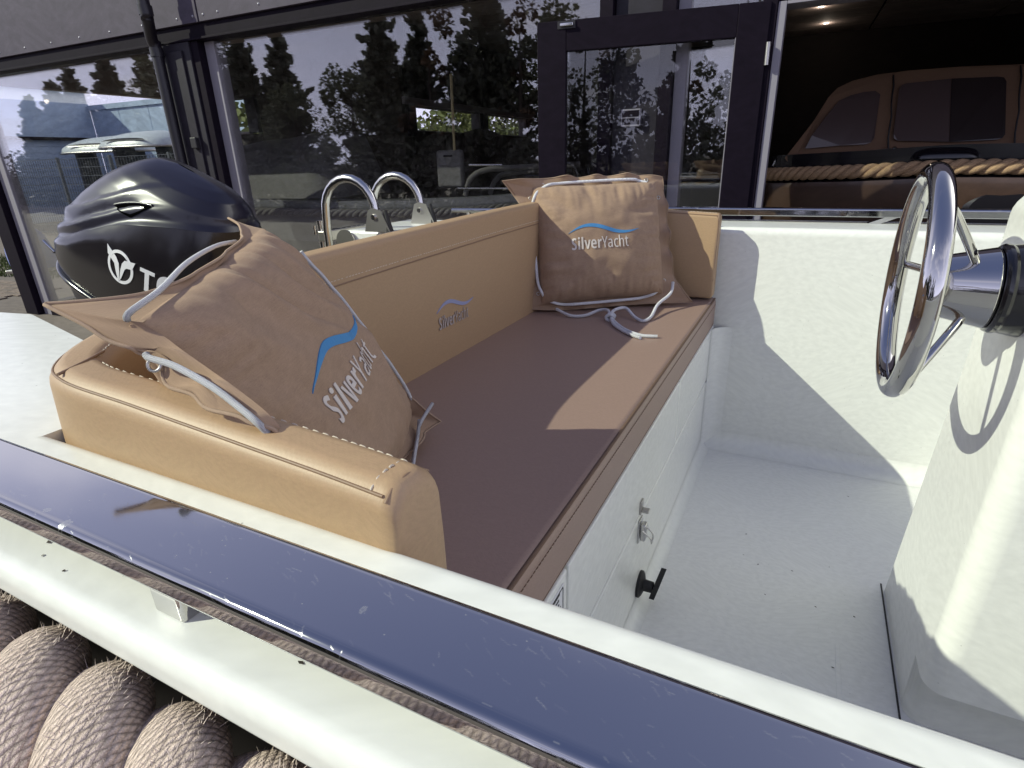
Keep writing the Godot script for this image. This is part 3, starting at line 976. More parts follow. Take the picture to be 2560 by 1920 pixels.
func boats_inside() -> void:
	# canopy boat in the doorway
	var berth := bframe * Transform3D(Basis().scaled(Vector3.ONE * 0.74), Vector3(0.03, 0, 0.91))
	var c := thing("canopy_boat", "black and tan boat with brown canvas canopy inside the dark doorway", "boat", berth)
	var k := 1.2
	var side := [Vector2(-0.10, -0.05), Vector2(-0.045, -0.105), Vector2(0.5, -0.085), Vector2(0.95, -0.055), Vector2(1.5, -0.085), Vector2(2.9, -0.12), Vector2(2.8, 0.25), Vector2(2.4, 0.42), Vector2(1.6, 0.468), Vector2(1.22, 0.478), Vector2(0.89, 0.492), Vector2(0.60, 0.492), Vector2(0.42, 0.482), Vector2(0.27, 0.452), Vector2(0.18, 0.41), Vector2(0.13, 0.35), Vector2(0.06, 0.20)]
	var out := []
	for q in side: out.append(q * k)
	var place := func(q: Vector2, t: float) -> Vector3:
		var h: float = clampf((q.y + 0.12) / 0.7, 0.0, 1.0)
		var d := lerpf(6.0 + 0.22 * h * h, 7.9 - 0.22 * h * h, t)
		return Vector3(q.x, q.y, 3.5 - d)
	var st := begin()
	add_prism(st, out, place)
	part("canopy", done(st), M.brown_canvas, c)
	var flap := func(poly: Array, m: Material, lift: float, called: String):
		var s2 := begin()
		var pp := []
		for q in poly: pp.append(q * k)
		add_prism(s2, pp, func(q: Vector2, t: float) -> Vector3: return place.call(q, 0.0) + Vector3(0, 0, lift - 0.004 * t))
		return part(called, done(s2), m, c)
	flap.call([Vector2(0.028, 0.012), Vector2(0.06, 0.10), Vector2(0.13, 0.22), Vector2(0.20, 0.322), Vector2(0.27, 0.355), Vector2(0.35, 0.372), Vector2(0.42, 0.374), Vector2(0.452, 0.35), Vector2(0.456, 0.07), Vector2(0.44, 0.04), Vector2(0.41, 0.028), Vector2(0.25, 0.026)], M.vinyl_window_b, 0.008, "canopy_window")
	flap.call([Vector2(0.60, 0.044), Vector2(0.575, 0.06), Vector2(0.567, 0.09), Vector2(0.56, 0.38), Vector2(0.575, 0.402), Vector2(0.60, 0.41), Vector2(0.85, 0.42), Vector2(0.895, 0.026)], M.vinyl_window_b, 0.008, "canopy_window")
	flap.call([Vector2(0.897, 0.026), Vector2(0.852, 0.42), Vector2(1.10, 0.413), Vector2(1.135, 0.405), Vector2(1.15, 0.38), Vector2(1.19, 0.06), Vector2(1.178, 0.038), Vector2(1.15, 0.03)], M.vinyl_window, 0.008, "canopy_window")
	for u in [0.535, 1.235]:
		var s3 := begin()
		var zp := []
		for j in 9:
			var y := lerpf(-0.07, 0.47, j / 8.0)
			zp.append(place.call(Vector2(u - 0.035 * (j / 8.0 - 0.5) + 0.004 * sin(j * 2.0), y) * k, 0.0) + Vector3(0, 0, 0.004))
		add_tube(s3, zp, 0.007, 5)
		part("zip_seam", done(s3), M.rubber, c)
	# hull
	var plan := [Vector3(-0.27, -0.20, 3.5 - 6.3), Vector3(-0.20, -0.195, 3.5 - 6.02), Vector3(0.1, -0.185, 3.5 - 5.86), Vector3(0.52, -0.172, 3.5 - 5.72), Vector3(1.05, -0.15, 3.5 - 5.63), Vector3(1.6, -0.158, 3.5 - 5.62), Vector3(2.3, -0.17, 3.5 - 5.70), Vector3(3.2, -0.17, 3.5 - 6.1)]
	var line := smooth(plan, 6)
	var hull := begin()
	var nn := line.size() - 1
	var levels := [[0.05, 0.16], [0.055, 0.02], [0.05, -0.05], [-0.02, -0.075], [-0.03, -0.12], [0.03, -0.42], [0.16, -0.75], [0.55, -1.1]]
	for l in levels.size() - 1:
		add_grid(hull, nn, 1, func(u, v):
			var p: Vector3 = line[roundi(u * nn)]
			var e: Array = levels[l + roundi(v)]
			var far: float = 0.0 if e[1] < 0.1 else 0.25
			return Vector3(p.x + e[0] * 0.3, p.y + e[1] - far * 0.0, p.z - e[0]), true) if l < 3 else null
	part("black_gunwale", done(hull), M.navy, c)
	var low := begin()
	for l in range(3, levels.size() - 1):
		add_grid(low, nn, 1, func(u, v):
			var p: Vector3 = line[roundi(u * nn)]
			var e: Array = levels[l + roundi(v)]
			return Vector3(p.x + e[0] * 0.3, p.y + e[1], p.z - e[0]), false)
	part("hull_side", done(low), M.tan_hull, c)
	part("side_deck", grid(nn, 1, func(u, v):
		var p: Vector3 = line[roundi(u * nn)]
		return Vector3(p.x, p.y + 0.10 - 0.04 * v, lerpf(p.z - 0.05, 3.5 - 6.6, v))), M.navy, c)
	var rp := thing("manila_rope", "thick tan twisted rope fender along black gunwale of canopy boat", "rope", berth)
	twisted(line, 0.058, 0.30, 3, rp, M.manila, 9, 14)
	# porthole, grab handle, cleat
	part("porthole", lathe_hard([Vector2(0.02, 0.0), Vector2(0.02, 0.16), Vector2(0.0, 0.19)], 28, Transform3D(Basis(Vector3.BACK, Vector3.RIGHT * 1.25, Vector3.UP * 0.9), Vector3(1.42, -0.47, 3.5 - 5.62))), M.navy, c)
	var gh := part("grab_handle", tube([Vector3(0.37, -0.035, 3.5 - 5.95), Vector3(0.69, -0.012, 3.5 - 5.95)], 0.010, 10), M.steel_dull, c)
	for x in [0.44, 0.56]:
		part("handle_post", tube([Vector3(x + 0.02, -0.03, 3.5 - 5.95), Vector3(x - 0.01, -0.11, 3.5 - 5.93)], 0.012, 8), M.steel, gh)
	var ball := SphereMesh.new()
	ball.radius = 0.022; ball.height = 0.044
	part("handle_knob", ball, M.steel, gh, Transform3D(Basis(), Vector3(0.70, -0.012, 3.5 - 5.95)))
	for p in [Vector3(-0.17, -0.095, 3.5 - 6.1), Vector3(-0.08, -0.09, 3.5 - 6.1)]:
		part("bow_eye", tube(smooth([p + Vector3(-0.04, -0.03, 0), p + Vector3(-0.02, 0.025, 0), p + Vector3(0.02, 0.025, 0), p + Vector3(0.04, -0.03, 0)], 5), 0.009, 7), M.steel, c)
	part("hawse_cover", grid(20, 8, func(u, v):
		var a: float = PI * v
		var t: float = sqrt(maxf(0.0, 1.0 - pow(u * 2 - 1, 4.0)))
		return Vector3(1.02 + (u - 0.5) * 0.46, -0.085 + 0.085 * sin(a) * t, 3.5 - 5.72 - 0.10 * cos(a) * t)), M.black_gloss, c)
	# grey boat behind the big window
	var g := thing("grey_boat", "grey boat with dark rope fender standing behind the big window", "boat", bframe)
	var gl := smooth([Vector3(-5.3, -0.285, -0.62), Vector3(-4.2, -0.285, -0.50), Vector3(-3.2, -0.285, -0.46), Vector3(-2.4, -0.27, -0.5), Vector3(-1.7, -0.235, -0.7), Vector3(-1.1, -0.20, -1.2)], 6)
	var gn := gl.size() - 1
	var gst := begin()
	for l in 4:
		var e := [[0.25, 0.0], [0.0, 0.0], [-0.005, -0.05], [0.03, -0.35], [0.3, -0.95]]
		add_grid(gst, gn, 1, func(u, v):
			var p: Vector3 = gl[roundi(u * gn)]
			var q: Array = e[l + roundi(v)]
			return p + Vector3(0, q[1], -q[0]), l != 2)
	part("hull", done(gst), M.grey_hull, g)
	part("cockpit_side", grid(gn, 1, func(u, v):
		var p: Vector3 = gl[roundi(u * gn)]
		return p + Vector3(0, -0.5 * v, -0.25)), M.room, g)
	var dr := thing("dark_rope", "dark grey twisted rope fender along grey boat behind the window", "rope", bframe)
	var rl := []
	for p in gl: rl.append(p + Vector3(0, -0.095, 0.03))
	twisted(rl, 0.036, 0.20, 3, dr, M.rope_dark, 7, 10)
	# tarpaulin draped over its left end
	var tp := part("tarpaulin", grid(30, 20, func(u, v):
		var x: float = lerpf(-5.3, -3.66, u)
		var top: float = lerpf(0.22, 0.30, clampf(u / 0.82, 0, 1)) if u < 0.82 else lerpf(0.30, -0.27, (u - 0.82) / 0.18)
		var d := lerpf(-0.60, -1.5, v)
		var y: float = lerpf(-0.275, top, pow(sin(PI * 0.5 * minf(v * 1.7, 1.0)), 1.2))
		y += 0.012 * sin(u * 17.0 + v * 6.0) * v
		return Vector3(x + 0.1 * v * (1.0 - u), y, d)), M.tarp, self, bframe)
	tag(tp, "grey tarpaulin draped over the left end of grey boat", "tarpaulin")
	# helm seat back, windscreen frame, rails and tube inside
	part("helm_seat", rbox(Vector3(-2.64, -0.20, -0.80), Vector3(-2.40, 0.085, -0.74), 0.025), M.tarp, g)
	part("seat_grip", rbox(Vector3(-2.56, 0.035, -0.742), Vector3(-2.48, 0.048, -0.728), 0.005), M.frame, g)
	part("arch_tube", tube(smooth([Vector3(-2.36, -0.26, -0.7), Vector3(-2.30, -0.13, -0.7), Vector3(-2.17, -0.07, -0.72), Vector3(-1.95, -0.06, -0.8), Vector3(-1.5, -0.05, -1.0)], 6), 0.022, 10), M.rope_dark, g)
	part("arch_tube", tube(smooth([Vector3(-2.24, -0.26, -0.9), Vector3(-2.18, -0.15, -0.9), Vector3(-2.05, -0.10, -0.92), Vector3(-1.6, -0.09, -1.1)], 6), 0.02, 10), M.rope_dark, g)
	part("hand_rail", tube([Vector3(-2.32, -0.03, -0.72), Vector3(-2.06, -0.04, -0.78)], 0.012, 8), M.steel, g)
	part("hand_rail", tube([Vector3(-2.40, -0.20, -0.66), Vector3(-1.9, -0.21, -0.72)], 0.008, 8), M.steel, g)
	var ps := part("boat_mast", tube([Vector3(-2.47, 0.08, -0.76), Vector3(-2.46, 0.62, -0.76)], 0.011, 8), mat(lin(0.32, 0.26, 0.13), 0.5), self, bframe)
	tag(ps, "thin yellowish upright pole behind the seat of the grey boat", "pole")
	# dark covered things further in
	var cv := part("covered_boat", grid(34, 10, func(u, v):
		var x: float = lerpf(-4.3, -0.9, u)
		var y: float = lerpf(-1.45, 0.27 + 0.10 * sin(u * 7.0) - 0.16 * u + 0.03 * sin(u * 31.0), sqrt(v))
		return Vector3(x, y, -2.6 - 0.5 * v * v + 0.03 * sin(u * 23.0 + v * 5.0))), M.room, self, bframe)
	tag(cv, "dark covered boat deep in the showroom under the strip windows", "boat")
	var whl := thing("helm_wheel", "dark steering wheel seen through the glass of the open door", "steering wheel", bframe)
	var ring := []
	for j in 24: ring.append(Vector3(-1.745 + 0.16 * cos(TAU * j / 24), -0.14 + 0.16 * sin(TAU * j / 24), -2.5))
	part("rim", tube(ring, 0.016, 8, true), M.black_gloss, whl)
	for j in 3: part("spoke", tube([Vector3(-1.745, -0.14, -2.52), Vector3(-1.745 + 0.155 * cos(TAU * j / 3 + 0.5), -0.14 + 0.155 * sin(TAU * j / 3 + 0.5), -2.5)], 0.01, 6), M.steel_dull, whl)
	part("column", tube([Vector3(-1.745, -0.14, -2.54), Vector3(-1.745, -0.35, -2.75), Vector3(-1.745, -1.4, -2.8)], 0.05, 8), M.room, whl)

# ---------------------------------------------------------------- the boat
# a closed outline with rounded corners (radius per corner), guard points beside each arc
func fillet(pts: Array, radii: Array, seg := 6) -> Array:
	var out := []
	var n := pts.size()
	for i in n:
		var p: Vector2 = pts[i]
		var a: Vector2 = (pts[(i - 1 + n) % n] - p)
		var b: Vector2 = (pts[(i + 1) % n] - p)
		var r: float = radii[i]
		if r <= 0.0:
			out.append(p); continue
		var half := a.angle_to(b) / 2
		var d := minf(r / absf(tan(half)), minf(a.length(), b.length()) * 0.49)
		var rr := d * absf(tan(half))
		var c := p + (a.normalized() + b.normalized()).normalized() * (rr / absf(sin(half)))
		var p0 := p + a.normalized() * d
		var p1 := p + b.normalized() * d
		out.append(p + a.normalized() * (d + 0.0015))
		var w0 := (p0 - c).angle()
		var dw := wrapf((p1 - c).angle() - w0, -PI, PI)
		for k in seg + 1:
			out.append(c + Vector2.from_angle(w0 + dw * k / seg) * rr)
		out.append(p + b.normalized() * (d + 0.0015))
	return out

# a strip of concave fillet between two faces: along the line from a to b, faces pointing to n1 and n2
func cove(a: Vector3, b: Vector3, n1: Vector3, n2: Vector3, r: float) -> ArrayMesh:
	return grid(8, 1, func(u, v):
		var p: Vector3 = a.lerp(b, v)
		var w: float = u * PI / 2
		return p + n1 * r * (1.0 - sin(w)) + n2 * r * (1.0 - cos(w)) + (n1 + n2) * 0.0006)

func boat() -> void:
	var b := thing("motor_boat", "open white motor boat with polished side rails, bench locker and steering console", "boat")
	boat_node = b
	# near side: coaming, side deck and hull in one section (z, y)
	var near := fillet([Vector2(-0.262, -1.02), Vector2(-0.2285, -1.02), Vector2(-0.2285, -0.2225), Vector2(-0.1075, -0.2215), Vector2(-0.1062, -0.2405), Vector2(-0.130, -0.246), Vector2(-0.130, -0.34), Vector2(-0.15, -0.62), Vector2(-0.26, -1.25), Vector2(-0.29, -1.25)], [0, 0, 0.012, 0.0125, 0.003, 0.003, 0.01, 0.1, 0, 0])
	part("side_deck", prism_x(near, -0.60, 2.6, false), M.gel, b)
	# stern quarter behind the bench
	var q := fillet([Vector2(-0.6005, -0.1065), Vector2(-1.6, -0.125), Vector2(-1.6, -0.40), Vector2(-1.17, -0.478), Vector2(-0.86, -0.41), Vector2(-0.74, -0.40), Vector2(-0.6005, -0.262)], [0, 0.02, 0.05, 0.05, 0.02, 0.02, 0.0])
	var qs := begin()
	add_prism(qs, q, func(p: Vector2, t: float) -> Vector3: return Vector3(p.x, lerpf(-0.2235, -0.262, t), p.y), false)
	part("stern_deck", done(qs), M.gel, b)
	part("gap_shade_strip", rbox(Vector3(-1.6, -0.62, -0.150), Vector3(2.6, -0.2465, -0.1285), 0.004), M.rubber, b)  # added black strip that stands in for the shade behind the rope
	part("stern_quarter", rbox(Vector3(-1.55, -1.1, -0.46), Vector3(-0.6, -0.265, -0.13), 0.02), M.gel, b)
	# far side
	var far := fillet([Vector2(-2.3, -1.25), Vector2(-2.32, -0.60), Vector2(-2.30, -0.225), Vector2(-2.0, -0.223), Vector2(-2.0, -1.02), Vector2(-2.05, -1.25)], [0, 0.1, 0.03, 0.022, 0, 0])
	part("far_side", prism_x(far, -1.25, 2.6, false), M.gel, b)
	part("cockpit_floor", rbox(Vector3(-0.76, -1.06, -2.0), Vector3(2.6, -1.0, -0.228)), M.gel_floor, b)
	part("floor_cove", cove(Vector3(-0.235, -1.0, -2.0), Vector3(2.6, -1.0, -2.0), Vector3.UP, Vector3.BACK, 0.055), M.gel, b)
	part("floor_cove", cove(Vector3(-0.240, -1.0, -0.23), Vector3(-0.240, -1.0, -2.0), Vector3.RIGHT, Vector3.UP, 0.03), M.gel, b)
	part("corner_cove", cove(Vector3(-0.2398, -1.0, -2.0), Vector3(-0.2398, -0.552, -2.0), Vector3.BACK, Vector3.RIGHT, 0.06), M.gel, b)
	# moulded ridge lines on the floor
	part("floor_ridge", rbox(Vector3(0.18, -1.003, -1.15), Vector3(0.19, -0.9992, -0.3), 0.0015), M.gel_floor, b)
	# bench locker
	part("bench_locker", rbox(Vector3(-0.75, -1.0, -1.99), Vector3(-0.2520, -0.548, -0.232), 0.004), M.gel, b)
	part("locker_panel", rbox(Vector3(-0.2518, -0.998, -0.622), Vector3(-0.2400, -0.549, -0.234), 0.004), M.gel, b)
	part("locker_panel", rbox(Vector3(-0.2518, -0.733, -1.42), Vector3(-0.2400, -0.549, -0.628), 0.004), M.gel, b)
	part("locker_panel", rbox(Vector3(-0.2518, -0.733, -1.993), Vector3(-0.2400, -0.549, -1.426), 0.004), M.gel, b)
	part("locker_panel", rbox(Vector3(-0.2518, -0.998, -1.993), Vector3(-0.2400, -0.739, -0.628), 0.004), M.gel, b)
	part("locker_recess", rbox(Vector3(-0.2519, -0.99, -1.9), Vector3(-0.2500, -0.55, -0.3)), M.groove, b)
	# over-centre latch across the groove
	var la := part("latch", rbox(Vector3(-0.2400, -0.80, -1.075), Vector3(-0.2365, -0.742, -1.045), 0.0015), M.steel, b)
	part("lever", rbox(Vector3(-0.2355, -0.795, -1.071), Vector3(-0.2235, -0.752, -1.049), 0.004), M.steel, la)
	part("loop", tube(smooth([Vector3(-0.2305, -0.765, -1.072), Vector3(-0.2115, -0.782, -1.07), Vector3(-0.2115, -0.80, -1.06), Vector3(-0.2115, -0.782, -1.05), Vector3(-0.2305, -0.765, -1.048)], 5), 0.002, 6), M.steel, la)
	part("hook", rbox(Vector3(-0.2400, -0.728, -1.07), Vector3(-0.2360, -0.695, -1.05), 0.0015), M.steel_dull, la)
	part("hook_lip", rbox(Vector3(-0.2359, -0.722, -1.068), Vector3(-0.2205, -0.716, -1.052), 0.0015), M.steel_dull, la)
	# rubber door stop low on the plinth
	var ds := part("door_stop", lathe_hard([Vector2(0, 0), Vector2(0, 0.032), Vector2(0.006, 0.032), Vector2(0.010, 0.026), Vector2(0.014, 0.014), Vector2(0.034, 0.013), Vector2(0.034, 0.0)], 20, Transform3D(Basis(Vector3.RIGHT, Vector3.UP, Vector3.BACK), Vector3(-0.2400, -0.945, -1.09))), M.rubber, b)
	var stp := begin()
	add_prism(stp, fillet([Vector2(-0.035, -0.022), Vector2(0.03, -0.022), Vector2(0.034, 0.0), Vector2(0.03, 0.052), Vector2(0.024, 0.052), Vector2(-0.03, 0.01)], [0.004, 0.004, 0.0, 0.002, 0.002, 0.004], 2), func(p: Vector2, t: float) -> Vector3: return Vector3(-0.2055 + t * 0.012 + p.y * 0.25, -0.945 + p.y, -1.09 - p.x * 0.5), true)
	part("stop_plate", done(stp), M.rubber, ds)
	# builder's plate with small print
	var dp := part("data_plate", rbox(Vector3(-0.2400, -0.64, -0.605), Vector3(-0.2387, -0.562, -0.51), 0.0006), M.decal, b)
	var onp := func(x: float, y: float, z: float) -> Vector3: return Vector3(-0.2383 + z, -0.601 + y, -0.5575 - x)
	for l in 6:
		var x0 := -0.042
		rng.seed = 70 + l
		var strokes := begin()
		while x0 < 0.030:
			var wd := rng.randf_range(0.002, 0.006)
			var y := 0.030 - l * 0.0085
			add_rbox(strokes, Vector3(-0.2388, -0.601 + y, -0.5575 - x0 - wd), Vector3(-0.2382, -0.601 + y + 0.0035, -0.5575 - x0))
			x0 += wd + 0.0015
		part("print_line", strokes.commit(), M.black_plastic, dp)
	part("border", tube([Vector3(-0.2385, -0.566, -0.514), Vector3(-0.2385, -0.566, -0.601), Vector3(-0.2385, -0.636, -0.601), Vector3(-0.2385, -0.636, -0.514)], 0.0008, 4, true), M.black_plastic, dp)
	part("lettering", letters("CE", false, 0.02, 0.0006, onp, Vector2(-0.005, -0.028)), M.black_plastic, dp)
	# rails
	rail(b, -0.1755, -0.1245, -0.2045, -0.190, -3.0, 2.2)
	rail(b, -2.245, -2.195, -0.205, -0.179, -1.1, 2.5)
	for x in [-0.275, 0.62, -1.2]:
		part("rail_bracket", rbox(Vector3(x - 0.0125, -0.2225, -0.170), Vector3(x + 0.0125, -0.2040, -0.1265), 0.0025), M.chrome, b)
	for x in [0.22, 1.0, -0.6]:
		var br := begin()
		add_prism(br, [Vector2(x - 0.05, -0.224), Vector2(x - 0.015, -0.224), Vector2(x + 0.03, -0.2052), Vector2(x - 0.005, -0.2052)], func(p: Vector2, t: float) -> Vector3: return Vector3(p.x, p.y, lerpf(-2.24, -2.20, t)))
		part("rail_bracket", done(br), M.chrome, b)
	# console
	part("console", console_shell(), M.gel, b)
	part("floor_seam", rbox(Vector3(0.2835, -1.001, -1.40), Vector3(0.2868, -0.9985, -0.24)), M.black_line, b)

var boat_node: Node3D

func rail(b: Node3D, z0: float, z1: float, y0: float, y1: float, x0: float, x1: float) -> void:
	var ring := fillet([Vector2(z0, y1), Vector2(z1 - 0.0012, y1), Vector2(z1, y0), Vector2(z0, y0)], [0.005, 0.0058, 0.002, 0.002], 7)
	var n := ring.size()
	var per := [0.0]
	for i in n: per.append(per[i] + (ring[(i + 1) % n] - ring[i]).length())
	var st := begin()
	st.set_smooth_group(0)
	var parts := 8
	for s in parts:
		for i in n:
			var a: Vector2 = ring[i]
			var c: Vector2 = ring[(i + 1) % n]
			var xa := lerpf(x0, x1, float(s) / parts)
			var xb := lerpf(x0, x1, float(s + 1) / parts)
			var p := [Vector3(xa, a.y, a.x), Vector3(xa, c.y, c.x), Vector3(xb, c.y, c.x), Vector3(xb, a.y, a.x)]
			var uv := [Vector2(xa * 0.78, per[i] * 8.0), Vector2(xa * 0.78, per[i + 1] * 8.0), Vector2(xb * 0.78, per[i + 1] * 8.0), Vector2(xb * 0.78, per[i] * 8.0)]
			for k in [0, 1, 2, 0, 2, 3]:
				st.set_uv(uv[k]); st.add_vertex(p[k])
	part("rail", done(st), M.rail, b)

func console_shell() -> ArrayMesh:
	var far_z := func(y: float) -> float: return remap(y, -1.0, -0.34, -1.385, -1.243) if y < -0.34 else remap(y, -0.34, -0.06, -1.243, -1.228)
	var near_z := func(y: float) -> float: return -1.0 if y < -0.8735 else remap(y, -0.87, -0.334, -0.948, -0.908)
	var rows := []
	for y in [-1.0, -0.8745, -0.873, -0.870, -0.86, -0.7, -0.5, -0.34, -0.2]: rows.append([y, 0.0])
	for k in 9:
		var a := PI / 2 * k / 8
		rows.append([-0.105 + 0.05 * sin(a), 0.05 * (1.0 - cos(a))])
	var rings := []
	for e in rows:
		var y: float = e[0]
		var s: float = e[1]
		var pts := fillet([Vector2(0.29 + s, far_z.call(y) + s), Vector2(0.29 + s, near_z.call(y) - s), Vector2(1.15 - s, near_z.call(y) - s), Vector2(1.15 - s, far_z.call(y) + s)], [0.014, 0.034, 0.03, 0.03], 7)
		var r3 := []
		for p in pts: r3.append(Vector3(p.x, y, p.y))
		rings.append(r3)
	var n: int = rings[0].size()
	var st := begin()
	add_grid(st, n, rings.size() - 1, func(u, v): return rings[roundi(v * (rings.size() - 1))][roundi(u * n) % n])
	st.set_smooth_group(0xFFFFFFFF)
	for e in 2:
		var r: Array = rings[0] if e == 0 else rings[rings.size() - 1]
		var c := Vector3.ZERO
		for p in r: c += p / n
		for i in n:
			for p in ([c, r[i], r[(i + 1) % n]] if e == 0 else [c, r[(i + 1) % n], r[i]]):
				st.set_uv(Vector2.ZERO); st.add_vertex(p)
	return done(st)

func helm() -> void:
	var b := boat_node
	var c := Vector3(0.153, -0.195, -1.045)
	var sw := Node3D.new()
	sw.name = "steering_wheel"
	b.add_child(sw)
	var ring := []
	for k in 72:
		var a := TAU * k / 72
		ring.append(c + Vector3(0, sin(a), cos(a)) * 0.160)
	# rim: an oval tube, wider along the axle than across
	part("rim", grid(96, 18, func(u, v):
		var a: float = TAU * u
		var w: float = TAU * v
		var r: float = 0.161 + 0.0145 * cos(w)
		return c + Vector3(0.0155 * sin(w), sin(a) * r, cos(a) * r)), M.chrome, sw)
	for d in [55.0, -52.0, 178.0]:
		var a := deg_to_rad(d)
		var o := Vector3(0, sin(a), cos(a))
		part("spoke", tube(smooth([c + o * 0.150 + Vector3(0.012, 0, 0), c + o * 0.10 + Vector3(0.04, 0, 0), c + o * 0.050 + Vector3(0.066, 0, 0), c + o * 0.040 + Vector3(0.066, 0, 0)], 6), 0.0062, 10), M.chrome, sw)
	var ax := Transform3D(Basis(Vector3.RIGHT, Vector3.UP, Vector3.BACK), c)
	part("hub", lathe_hard([Vector2(0.018, 0.0), Vector2(0.018, 0.040), Vector2(0.022, 0.0425), Vector2(0.094, 0.0585), Vector2(0.097, 0.0575), Vector2(0.097, 0.0)], 48, ax), M.chrome, sw)
	var hm := part("helm_mount", lathe_hard([Vector2(0.098, 0.056), Vector2(0.099, 0.0615), Vector2(0.103, 0.064), Vector2(0.108, 0.064), Vector2(0.112, 0.0625), Vector2(0.160, 0.072), Vector2(0.172, 0.078)], 48, ax), M.black_gloss, b)
	part("mount_screw", lathe_hard([Vector2(0, 0), Vector2(0, 0.005), Vector2(-0.003, 0.004), Vector2(-0.003, 0)], 12, Transform3D(Basis(Vector3(0, 0.5, -0.8).normalized(), Vector3.RIGHT, Vector3(0, 0.8, 0.5).normalized()), Vector3(0.305, -0.235, -0.985))), M.steel, hm)
	# throttle box knob beside the helm at the picture's edge
	part("helm_dial", lathe_hard([Vector2(0, 0), Vector2(0, 0.02), Vector2(-0.012, 0.018), Vector2(-0.012, 0)], 24, Transform3D(Basis(Vector3.RIGHT, Vector3.UP, Vector3.BACK), Vector3(0.29, -0.10, -1.02))), M.steel_dull, b)

func rope_fender() -> void:
	# thick three-strand rope in a knitted sleeve, lashed along the near side
	var r := thing("rope_fender", "thick greyish knitted three-strand rope fender along the near side of the boat", "rope")
	var path := []
	for k in 41: path.append(Vector3(-1.5 + 0.055 * k, -0.290, -0.0785))
	twisted(path, 0.0465, 0.190, 3, r, M.rope, 22, 34, -1.0)
	# loose fibres standing off the sleeve
	rng.seed = 77
	var fz := begin()
	for k in 11000:
		var x := rng.randf_range(-0.6, 0.0)
		var a := rng.randf_range(-0.4, PI)
		var s := floorf(rng.randf() * 3)
		var ph := TAU * ((x + 1.5) / 0.190 + s / 3.0)
		var sc := Vector3(x, -0.290 - sin(ph) * 0.0233, -0.0785 + cos(ph) * 0.0233)
		var o := Vector3(rng.randfn(0, 0.4), sin(a), cos(a)).normalized()
		var p := sc + Vector3(0, sin(a), cos(a)) * 0.0238
		add_hair(fz, p, o, rng.randf_range(0.002, 0.006), 0.00028)
	part("loose_fibres", done(fz), M.fuzz, r).set_meta("kind", "stuff")

func add_hair(st: SurfaceTool, p: Vector3, o: Vector3, length: float, w: float) -> void:
	var s := o.cross(Vector3(0.3, 0.8, 0.5)).normalized() * w
	var bend := Vector3(rng.randfn(0, 1), rng.randfn(0, 1), rng.randfn(0, 1)) * length * 0.35
	st.set_smooth_group(0xFFFFFFFF)
	for v in [p - s, p + s, p + o * length + bend]:
		st.set_uv(Vector2.ZERO); st.add_vertex(v)

func stern_fittings() -> void:
	var b := boat_node
	# stern platform corner that shows over the backrest
	part("stern_platform", rbox(Vector3(-1.36, -0.50, -1.83), Vector3(-0.90, -0.200, -1.47), 0.012), M.gel, b)
	var l := Node3D.new()
	l.name = "boarding_ladder"
	b.add_child(l)
	for z in [-1.47, -1.715]:
		var pts := []
		pts.append(Vector3(-1.435, -0.60, z))
		pts.append(Vector3(-1.435, -0.20, z))
		for k in 13:
			var a := PI * (1.0 - k / 12.0)
			pts.append(Vector3(-1.325 + 0.105 * cos(a), -0.145 + 0.105 * sin(a), z))
		pts.append(Vector3(-1.215, -0.17, z))
		pts.append(Vector3(-1.205, -0.199, z))
		part("hand_hoop", tube(pts, 0.0135, 14), M.steel, l)
		var st := begin()
		add_prism(st, fillet([Vector2(-1.255, -0.1995), Vector2(-1.155, -0.1995), Vector2(-1.185, -0.135), Vector2(-1.215, -0.128), Vector2(-1.235, -0.135)], [0, 0, 0.008, 0.008, 0.008], 3), func(p: Vector2, t: float) -> Vector3: return Vector3(p.x, p.y, z + 0.018 + t * 0.003))
		part("hinge_plate", done(st), M.steel_dull, l)
		part("hinge_bolt", lathe_hard([Vector2(0, 0), Vector2(0, 0.009), Vector2(0.006, 0.008), Vector2(0.006, 0)], 10, Transform3D(Basis(Vector3.BACK, Vector3.UP, Vector3.LEFT), Vector3(-1.213, -0.155, z + 0.021))), M.steel, l)
		part("plug", tube([Vector3(-1.165, -0.1995, z + 0.01), Vector3(-1.175, -0.135, z + 0.01)], 0.013, 10, false, 0.005), M.rubber, l)
	part("tread", rbox(Vector3(-1.47, -0.24, -1.72), Vector3(-1.44, -0.205, -1.46), 0.004), M.steel_dull, l)
	for k in 9:
		part("tread_slot", rbox(Vector3(-1.466, -0.2055, -1.70 + k * 0.026), Vector3(-1.444, -0.2035, -1.685 + k * 0.026), 0.001, 1), M.rubber, l)
	part("ladder_post", tube([Vector3(-1.49, -0.40, -1.50), Vector3(-1.49, -0.175, -1.50)], 0.013, 12), M.steel, l)
	part("post_pin", tube([Vector3(-1.50, -0.22, -1.48), Vector3(-1.50, -0.19, -1.48)], 0.006, 8), M.steel, l)
	part("end_disc", lathe_hard([Vector2(0, 0), Vector2(0, 0.038), Vector2(0.005, 0.038), Vector2(0.005, 0)], 20, Transform3D(Basis(Vector3.BACK, Vector3.UP, Vector3.LEFT), Vector3(-1.35, -0.235, -1.462))), M.steel_dull, l)
	# small mooring cleat on the far quarter
	var cl := Node3D.new()
	cl.name = "mooring_cleat"
	b.add_child(cl)
	part("cleat_bar", tube([Vector3(-1.21, -0.172, -1.90), Vector3(-0.99, -0.172, -1.90)], 0.009, 10), M.chrome, cl)
	for x in [-1.14, -1.06]: part("cleat_foot", tube([Vector3(x, -0.22, -1.90), Vector3(x, -0.174, -1.90)], 0.008, 8), M.chrome, cl)

